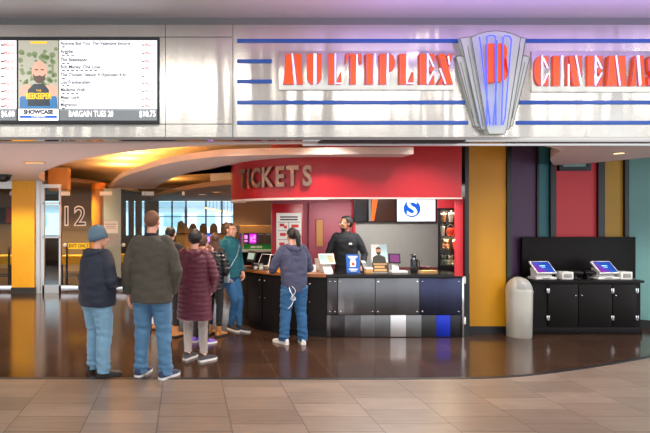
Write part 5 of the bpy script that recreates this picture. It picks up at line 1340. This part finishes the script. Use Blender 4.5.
    if hair == 'beanie':
        put('hair', hair_shell(hm, 0.3, -0.5, 1.03, 0.002), M['hair_buzz'])
        mb = MB()
        rg = []
        bt = Matrix.Rotation(R(14), 4, 'X')
        for z, f in ((-0.035, 1.09), (0.0, 1.13), (0.035, 1.13), (0.07, 1.07), (0.1, 0.93), (0.122, 0.72), (0.136, 0.42), (0.141, 0.06)):
            rg.append([hm @ (V(0, -0.012, 0.025) + bt @ V(0.077 * f * math.cos(a * PI / 16), 0.1 * f * math.sin(a * PI / 16), z)) for a in range(32)])
        mb.loft(rg); b_ = put('beanie', mb, M['beanie'])
        mb = MB(); rg = []
        for z, f in ((-0.042, 1.1), (-0.04, 1.16), (0.005, 1.19), (0.015, 1.12)):
            rg.append([hm @ (V(0, -0.012, 0.025) + bt @ V(0.077 * f * (1 + 0.012 * (a % 2)) * math.cos(a * PI / 32), 0.1 * f * (1 + 0.012 * (a % 2)) * math.sin(a * PI / 32), z)) for a in range(64)])
        mb.loft(rg); me = bpy.data.meshes.new('cuff'); mb.bm.to_mesh(me); mb.bm.free(); fin('cuff', me, M['beanie_cuff'], b_)
    if hair == 'round': put('hair', hair_shell(hm, 0.4, -0.85, 1.2, 0.012, back_low=-0.97), hmat)
    if hair in ('long', 'bob'):
        put_len = 0.30 if hair == 'long' else 0.10
        h0 = hair_shell(hm, 0.4, -0.45, 1.12, 0.008)
        h0.loft([[hm @ V(0.085 * f * math.cos(a * PI / 12), -0.035 + gy + 0.075 * f2 * math.sin(a * PI / 12), z) for a in range(24)] for z, f, f2, gy in ((0.06, 0.9, 0.8, 0), (-0.02, 1.05, 0.95, -0.005), (-0.08, 1.1, 0.9, -0.015), (-0.08 - put_len * 0.5, 1.12, 0.7, -0.035), (-0.08 - put_len, 0.85, 0.35, -0.05))])
        put('hair', h0, hmat)
    if hair == 'ponytail':
        put('hair', hair_shell(hm, 0.4, -0.4, 1.10, 0.007), hmat)
        mb = MB(); mb.tube([hm @ V(0, -0.1, 0.06), hm @ V(0.005, -0.15, 0.05), hm @ V(0.012, -0.165, -0.02), hm @ V(0.02, -0.155, -0.12), hm @ V(0.028, -0.14, -0.22), hm @ V(0.03, -0.13, -0.28)], [0.03, 0.042, 0.045, 0.036, 0.024, 0.008], 12)
        put('ponytail', mb, hmat)
    if hair == 'bun':
        h0 = hair_shell(hm, 0.4, -0.35, 1.08, 0.006); h0.ball(hm @ V(0, -0.08, 0.105), (0.04, 0.04, 0.035), 14); put('hair', h0, hmat)
    if extra: extra(t, hm, J, off, fin, put)
    return t

DF = 'mat'
# 1 navy jacket
def ex1(t, hm, J, off, fin, put): pass
person('person in navy hooded jacket and grey-blue knit beanie with light jeans, leftmost in the queue', 1.59, (X_(97, 5.52), 5.54), R(-42),
       dict(mat=M['navy'], hem=0.83, chest=(0.225, 0.18), waist=(0.235, 0.205), hemr=(0.235, 0.195), sleeve=(0.09, 0.078, 0.06), hood=True, collar=0.02, wrinkle=0.010),
       dict(mat=M['denim_light'], r=(0.13, 0.098, 0.086, 0.078), hip=0.195, wrinkle=0.015, cut=-0.045), dict(mat=M['black_leather'], sole=M['dark_sole'], size=1.08),
       dict(R=((0.26, 0.0, 1.14), (0.14, 0.25, 1.09), (-1, 0, 0.2), (-0.6, 0.7, 0.1)), L=((-0.27, 0.0, 1.14), (-0.12, 0.24, 1.07), (1, 0, 0.2), (0.6, 0.7, 0.1))),
       dict(R=(0.14, -0.02, 22), L=(-0.11, 0.03, 8)), head=(-32, 0), hair='beanie')
# 2 olive jacket
person('person in olive brown jacket and mid-blue jeans seen from behind, tallest in the queue', 1.78, (X_(151.5, 5.38), 5.42), R(-10),
       dict(mat=M['olive'], hem=0.80, chest=(0.225, 0.15), waist=(0.215, 0.15), hemr=(0.222, 0.172), sleeve=(0.082, 0.066, 0.054), collar=0.03, collar_mat=M['black_coat'], wrinkle=0.010),
       dict(mat=M['denim_mid'], r=(0.112, 0.088, 0.074, 0.074), hip=0.178, wrinkle=0.015, cut=-0.05), dict(mat=M['navy_shoe'], sole=M['white_sole'], size=1.05),
       dict(R=((0.275, -0.04, 1.13), (0.2, 0.07, 0.88), (-1, 0, 0), (-0.2, 0.5, -0.7)), L=((-0.265, -0.03, 1.13), (-0.265, 0.03, 0.865), (1, 0.2, 0))),
       dict(R=(0.15, 0.0, 28), L=(-0.13, 0.04, 14)), head=(-8, 0), hair='buzz', hair_mat=M['hair_buzz'], face=True)
# 3 maroon coat
person('person in long maroon quilted coat, grey leggings and charcoal trainers seen from behind', 1.56, (X_(194.5, 6.05), 6.06), R(-14),
       dict(mat=M['maroon'], name='coat', hem=0.56, chest=(0.215, 0.15), waist=(0.215, 0.155), hemr=(0.245, 0.18), sleeve=(0.086, 0.074, 0.06), hood=True, quilt=0.062, quilt_amp=0.0055, wrinkle=0.005),
       dict(mat=M['grey_legging'], r=(0.1, 0.07, 0.062, 0.05), cut=0.02), dict(mat=M['charcoal_shoe'], sole=M['white_sole'], size=1.05),
       dict(R=((0.27, -0.02, 1.14), (0.225, 0.12, 0.93), (-1, 0, 0), (-0.5, 0.6, -0.4)), L=((-0.27, -0.02, 1.14), (-0.22, 0.14, 0.95), (1, 0, 0), (0.5, 0.6, -0.4))),
       dict(R=(0.13, 0.0, 38), L=(-0.1, 0.04, 20)), head=(0, 0), hair='round', hair_mat=M['hair_black'], build=0.98)
# 4 dark coat with tan boots, behind the olive jacket
person('person in dark coat and tan boots mostly hidden behind the olive jacket and maroon coat', 1.57, (X_(170, 7.3), 7.32), R(-25),
       dict(mat=M['black_coat'], hem=0.72, chest=(0.19, 0.13), waist=(0.18, 0.13), hemr=(0.2, 0.14), hood=True),
       dict(mat=M['black_trouser'], r=(0.095, 0.066, 0.058, 0.05), cut=0.03), dict(mat=M['tan_boot'], sole=M['dark_sole'], boot=0.12),
       dict(R=((0.24, 0.0, 1.14), (0.15, 0.2, 1.02), (-1, 0, 0)), L=((-0.24, 0.0, 1.14), (-0.15, 0.2, 1.02), (1, 0, 0))),
       dict(R=(0.12, -0.02, 20), L=(-0.1, 0.02, -5)), hair='short', hair_mat=M['hair_black'])
# 5 black shiny puffer, purple trainers
person('person in shiny black puffer jacket with brown hair and purple trainers, behind the maroon coat', 1.47, (X_(202, 6.9), 6.9), R(-30),
       dict(mat=M['black_puffer'], name='puffer_jacket', hem=0.84, chest=(0.19, 0.145), waist=(0.19, 0.145), hemr=(0.18, 0.14), sleeve=(0.08, 0.07, 0.055), quilt=0.07, quilt_amp=0.012),
       dict(mat=M['black_trouser'], r=(0.092, 0.064, 0.056, 0.05)), dict(mat=M['purple_shoe'], sole=M['white_sole']),
       dict(R=((0.2, 0.1, 1.24), (0.08, 0.2, 1.43), (-0.3, -1, 0), (-0.2, -0.1, 1)), L=((-0.24, 0.02, 1.14), (-0.12, 0.2, 1.05), (1, 0, 0))),
       dict(R=(0.08, -0.02, 30), L=(-0.13, 0.03, 0)), head=(-12, 0), hair='round', hair_mat=M['hair_brown'], build=0.95)
# 6 black puffer with pale pink scarf and tan boots
def ex6(t, hm, J, off, fin, put):
    mb = MB(); o = off(1.5)
    mb.tube([V(-0.08, 0.03, 1.49) + o, V(0, -0.085, 1.485) + o, V(0.09, 0.0, 1.48) + o, V(0.07, 0.085, 1.46) + o, V(-0.05, 0.09, 1.46) + o, V(-0.08, 0.03, 1.49) + o], [0.036] * 6, 10)
    mb.tube([V(0.085, 0.05, 1.47) + o, V(0.13, 0.12, 1.36) + o, V(0.12, 0.145, 1.24) + o], [0.036, 0.04, 0.03], 10)
    put('scarf', mb, M['pink_scarf'])
person('person in black puffer jacket with pale pink scarf and tan boots, beside the teal sweater', 1.48, (X_(214.5, 7.35), 7.35), R(-30),
       dict(mat=M['black_puffer'], name='puffer_jacket', hem=0.8, chest=(0.18, 0.14), waist=(0.18, 0.14), hemr=(0.18, 0.14), sleeve=(0.078, 0.068, 0.055), quilt=0.07, quilt_amp=0.012),
       dict(mat=M['black_trouser'], r=(0.09, 0.064, 0.056, 0.05), cut=0.05), dict(mat=M['tan_boot'], sole=M['dark_sole'], boot=0.12),
       dict(R=((0.22, 0.0, 1.14), (0.13, 0.18, 1.05), (-1, 0, 0)), L=((-0.22, 0.0, 1.14), (-0.13, 0.18, 1.05), (1, 0, 0))),
       dict(R=(0.1, -0.02, 15), L=(-0.1, 0.02, -5)), head=(20, 0), hair='long', hair_mat=M['hair_brown'], build=0.92, extra=ex6)
# 7 white trousers, hidden behind the olive jacket
person('person in white trousers and tan shoes standing hidden behind the olive jacket', 1.55, (X_(150, 7.75), 7.78), R(-5),
       dict(mat=M['black_coat'], hem=0.84, chest=(0.18, 0.13), waist=(0.17, 0.125), hemr=(0.18, 0.13)),
       dict(mat=M['white_trouser'], r=(0.1, 0.075, 0.07, 0.072), cut=0.0), dict(mat=M['tan_boot'], sole=M['dark_sole']),
       dict(R=((0.23, -0.02, 1.14), (0.2, 0.1, 0.92), (-1, 0, 0)), L=((-0.23, -0.02, 1.14), (-0.2, 0.1, 0.92), (1, 0, 0))),
       dict(R=(0.09, 0.0, 12), L=(-0.09, 0.0, -8)), hair='short', hair_mat=M['hair_brown'], build=0.92)
# 8 teal sweater
def ex8(t, hm, J, off, fin, put):
    o = off(1.4)
    mb = MB(); mb.tube([V(-0.12, 0.0, 1.475) + o, V(-0.1, 0.135, 1.38) + o, V(0.0, 0.16, 1.22) + off(1.22), V(0.13, 0.145, 1.06) + off(1.06), V(0.215, 0.1, 0.95) + off(0.94)], [0.0095] * 5, 8); put('bag_strap', mb, M['grey_bag'])
    mb = MB(); mb.tube([V(-0.12, 0.0, 1.475) + o, V(-0.1, -0.13, 1.38) + o, V(0.0, -0.155, 1.22) + off(1.22), V(0.13, -0.14, 1.06) + off(1.06), V(0.2, -0.03, 0.94) + off(0.94)], [0.0095] * 5, 8); put('bag_strap', mb, M['grey_bag'])
    mb = MB(); mb.box(-0.035, 0.035, -0.08, 0.09, 0.80, 0.95, 0.02, mtx=Matrix.Translation(V(0.235, 0.11, 0) + off(0.93))); put('shoulder_bag', mb, M['grey_bag'])
person('person in teal roll-neck sweater and blue jeans leaning by the counter end with shoulder bag', 1.62, (X_(231, 7.75), 7.75), R(-138),
       dict(mat=M['teal_knit'], name='sweater', hem=0.86, chest=(0.19, 0.14), waist=(0.185, 0.14), hemr=(0.19, 0.145), sleeve=(0.082, 0.07, 0.052), collar=0.05, wrinkle=0.009),
       dict(mat=M['denim_blue'], r=(0.105, 0.073, 0.06, 0.05), hip=0.178, cut=0.0), dict(mat=M['charcoal_shoe'], sole=M['white_sole']),
       dict(R=((0.25, -0.05, 1.15), (0.2, 0.06, 0.93), (-1, 0, 0), (-0.3, 0.4, -0.8)), L=((-0.25, -0.05, 1.15), (-0.2, 0.08, 0.94), (1, 0, 0), (0.3, 0.4, -0.8))),
       dict(R=(0.03, 0.03, 10), L=(-0.03, 0.16, -5, 0.0)), head=(12, 0), hair='bun', hair_mat=M['hair_brown'], lean=(0, -0.02), hip=(0, -0.02), build=0.96,
       knees=dict(R=(0.06, 0.14, 0.5), L=(-0.06, 0.13, 0.5)), extra=ex8)
# 9 customer at the counter
def ex9(t, hm, J, off, fin, put): pass
person('person in slate blue sweatshirt with dark ponytail ordering at the counter, back turned', 1.56, (X_(292, 7.0), 6.86), R(10),
       dict(mat=M['slate'], name='sweatshirt', hem=0.80, chest=(0.215, 0.15), waist=(0.205, 0.15), hemr=(0.19, 0.14), sleeve=(0.086, 0.072, 0.052), hood=True, wrinkle=0.009),
       dict(mat=M['denim_blue'], r=(0.118, 0.088, 0.078, 0.076), hip=0.19, wrinkle=0.015, cut=-0.04), dict(mat=M['white_shoe'], sole=M['white_sole']),
       dict(R=((0.28, 0.08, 1.14), (0.15, 0.31, 1.06), (0, 0, -1), (-0.5, 0.8, 0)), L=((-0.30, 0.1, 1.15), (-0.22, 0.36, 1.06), (0, 0, -1), (0.1, 1, 0))),
       dict(R=(0.13, -0.02, 12), L=(-0.16, 0.02, -28)), head=(6, -6), hair='ponytail', hair_mat=M['hair_black'], lean=(0.0, 0.06), extra=ex9)
# 10 employee
def ex10(t, hm, J, off, fin, put):
    mb = MB(); mb.box(-0.105, -0.055, 0.132, 0.140, 1.30, 1.335, 0.002, mtx=Matrix.Translation(off(1.3))); put('chest_patch', mb, M['white_ink'])
    mb = MB(); hm2 = hm
    mb.ball(hm @ V(0, 0.046, -0.078), (0.05, 0.042, 0.032), 16, mtx=hm.to_3x3().to_4x4()); put('beard', mb, M['hair_black'])
person('person in black long-sleeved top standing behind the counter, face turned left', 1.72, (X_(346.5, 8.12), 8.15), R(158),
       dict(mat=M['black_polo'], name='polo_shirt', hem=0.86, chest=(0.2, 0.13), waist=(0.185, 0.13), hemr=(0.18, 0.13), sleeve=(0.072, 0.058, 0.045), collar=0.025),
       dict(mat=M['black_trouser']), dict(mat=M['black_leather'], sole=M['dark_sole']),
       dict(R=((0.27, 0.02, 1.15), (0.30, 0.16, 0.98), (0, 0, -1), (0, 1, -0.1)), L=((-0.29, 0.0, 1.15), (-0.27, 0.13, 0.98), (0, 0, -1), (0, 1, -0.1))),
       dict(R=(0.12, 0.0, 10), L=(-0.12, 0.0, -10)), head=(-58, 0), hair='thick', hair_mat=M['hair_black'], skin='skin_tan', extra=ex10)
# looped white cord hanging from the back pocket
mb = MB()
cx0, cy0 = X_(292, 6.7), 6.70
pts = []
for k in range(60):
    u = k / 59
    pts.append((cx0 + 0.035 * math.sin(u * 17) + 0.02 * math.sin(u * 5), cy0 - 0.005 * math.cos(u * 11), 0.80 - 0.3 * abs(math.sin(u * PI * 1.5)) * (0.4 + 0.6 * u)))
mb.tube(pts, 0.0032, 6)
o = mb.build('looped_cord', M['white_cord']); tag(o, 'looped white cord dangling from the back pocket of the jeans at the counter', 'cord')

#==LIGHTS==
def area(name, loc, rot, sx, sy, e, col=(1, 1, 1), spread=None):
    l = bpy.data.lights.new(name, 'AREA'); l.shape = 'RECTANGLE'; l.size = sx; l.size_y = sy; l.energy = e; l.color = col
    if spread: l.spread = R(spread)
    o = bpy.data.objects.new(name, l); COL.objects.link(o); o.location = loc; o.rotation_euler = rot; return o
def spot(name, loc, e, col, ang=90, rad=0.08, rot=(0, 0, 0)):
    l = bpy.data.lights.new(name, 'SPOT'); l.energy = e; l.color = col; l.spot_size = R(ang); l.spot_blend = 0.6; l.shadow_soft_size = rad
    o = bpy.data.objects.new(name, l); COL.objects.link(o); o.location = loc; o.rotation_euler = rot; return o
w = bpy.data.worlds.new('world'); SC.world = w; w.use_nodes = True
bg = w.node_tree.nodes['Background']; bg.inputs[0].default_value = (0.95, 0.97, 1.0, 1); bg.inputs[1].default_value = 1.75
WARM = (1.0, 0.72, 0.42); ORANGE = (1.0, 0.5, 0.13); NEUT = (1.0, 0.93, 0.84)
# high mall ceiling lamps, in front of the fascia
for x in (-3, 0, 3, 6):
    area('mall_ceiling_lamp', (x, 2.6, 3.84), (0, 0, 0), 1.6, 1.6, 75, NEUT)
# cove lamps between the layered ceilings
for a, b in zip(edgeB[4:40:4], edgeB[8:44:4]):
    area('cove_lamp', ((a[0] + b[0]) / 2 + 0.12, (a[1] + b[1]) / 2 + 0.2, ZS + 0.13), (R(180), 0, 0), 0.3, 0.3, 22, ORANGE)
for a, b in zip(edgeC[2:14:4], edgeC[6:18:4]):
    area('cove_lamp', ((a[0] + b[0]) / 2 + 0.1, (a[1] + b[1]) / 2 + 0.2, ZC + 0.15), (R(180), 0, 0), 0.3, 0.3, 40, ORANGE)
for a, b in zip(edgeA[20:50:5], edgeA[25:55:5]):
    area('cove_lamp', ((a[0] + b[0]) / 2 - 0.2, (a[1] + b[1]) / 2 - 0.1, ZS + 0.25), (R(180), 0, 0), 0.2, 0.2, 14, ORANGE)
# lobby downlights
for x, y in ((-1.6, 10.0), (-3.6, 9.0), (-0.2, 8.4), (-4.6, 7.0), (-2.2, 7.2), (0.0, 7.6)):
    spot('soffit_downlight', (x, y, 2.5), 110, WARM, 120)
for x, y in ((0.6, 6.1), (1.8, 6.1), (3.2, 6.1)):
    spot('counter_downlight', (x, y, 2.9), 130, NEUT, 120)
for x, y in ((0.6, 12), (1.6, 14), (-0.4, 16), (2.5, 17), (1.2, 11)):
    spot('rear_downlight', (x, y, 2.32), 160, WARM, 130)
for x, y in ((-4.5, 14), (-3, 14.2), (-6, 15), (-7, 13), (-3.0, 12.8)):
    spot('vestibule_downlight', (x, y, 2.58), 260, WARM, 140)
area('booth_lamp', (3.0, 7.6, 2.18), (0, 0, 0), 1.6, 0.5, 50, (1, 0.96, 0.9))
area('case_lamp', (*in_case(0, -0.06), 1.825), (0, 0, R(-26)), 0.25, 0.1, 12.0, WARM)
area('case_lamp', (*in_case(0, -0.06), 1.41), (0, 0, R(-26)), 0.25, 0.08, 9.0, WARM)
for x in (4.7, 5.5, 6.6):
    spot('kiosk_downlight', (x, 6.1, 2.98 if x < 5 else 2.5), 105, NEUT, 130)
spot('column_fill', (-3.7, 10.3, 2.5), 190, (1.0, 0.85, 0.6), 130)  # both column spots are added to brighten the yellow column
spot('column_fill', (-3.1, 9.0, 2.5), 120, (1.0, 0.85, 0.6), 130)
# added fill lamps just above the floor, facing up to brighten the soffit
area('soffit_fill', (-2.4, 7.2, 0.02), (R(180), 0, 0), 5.0, 3.2, 70, (1.0, 0.86, 0.8))
area('soffit_fill', (1.0, 6.1, 0.02), (R(180), 0, 0), 3.0, 0.8, 14, (1.0, 0.86, 0.8))
# purple neon over the fascia
area('neon_wash', (4.2, 4.6, 3.45), (R(180), 0, 0), 5.0, 0.1, 32, (0.55, 0.32, 1.0))
area('neon_wash', (1.3, 4.6, 3.45), (R(180), 0, 0), 1.6, 0.1, 3.6, (0.95, 0.4, 0.8))
# daylight on the forecourt
sl = bpy.data.lights.new('sun', 'SUN'); sl.energy = 7.0; sl.angle = R(3)
so = bpy.data.objects.new('sun', sl); COL.objects.link(so); so.rotation_euler = (R(30), 0, R(10))
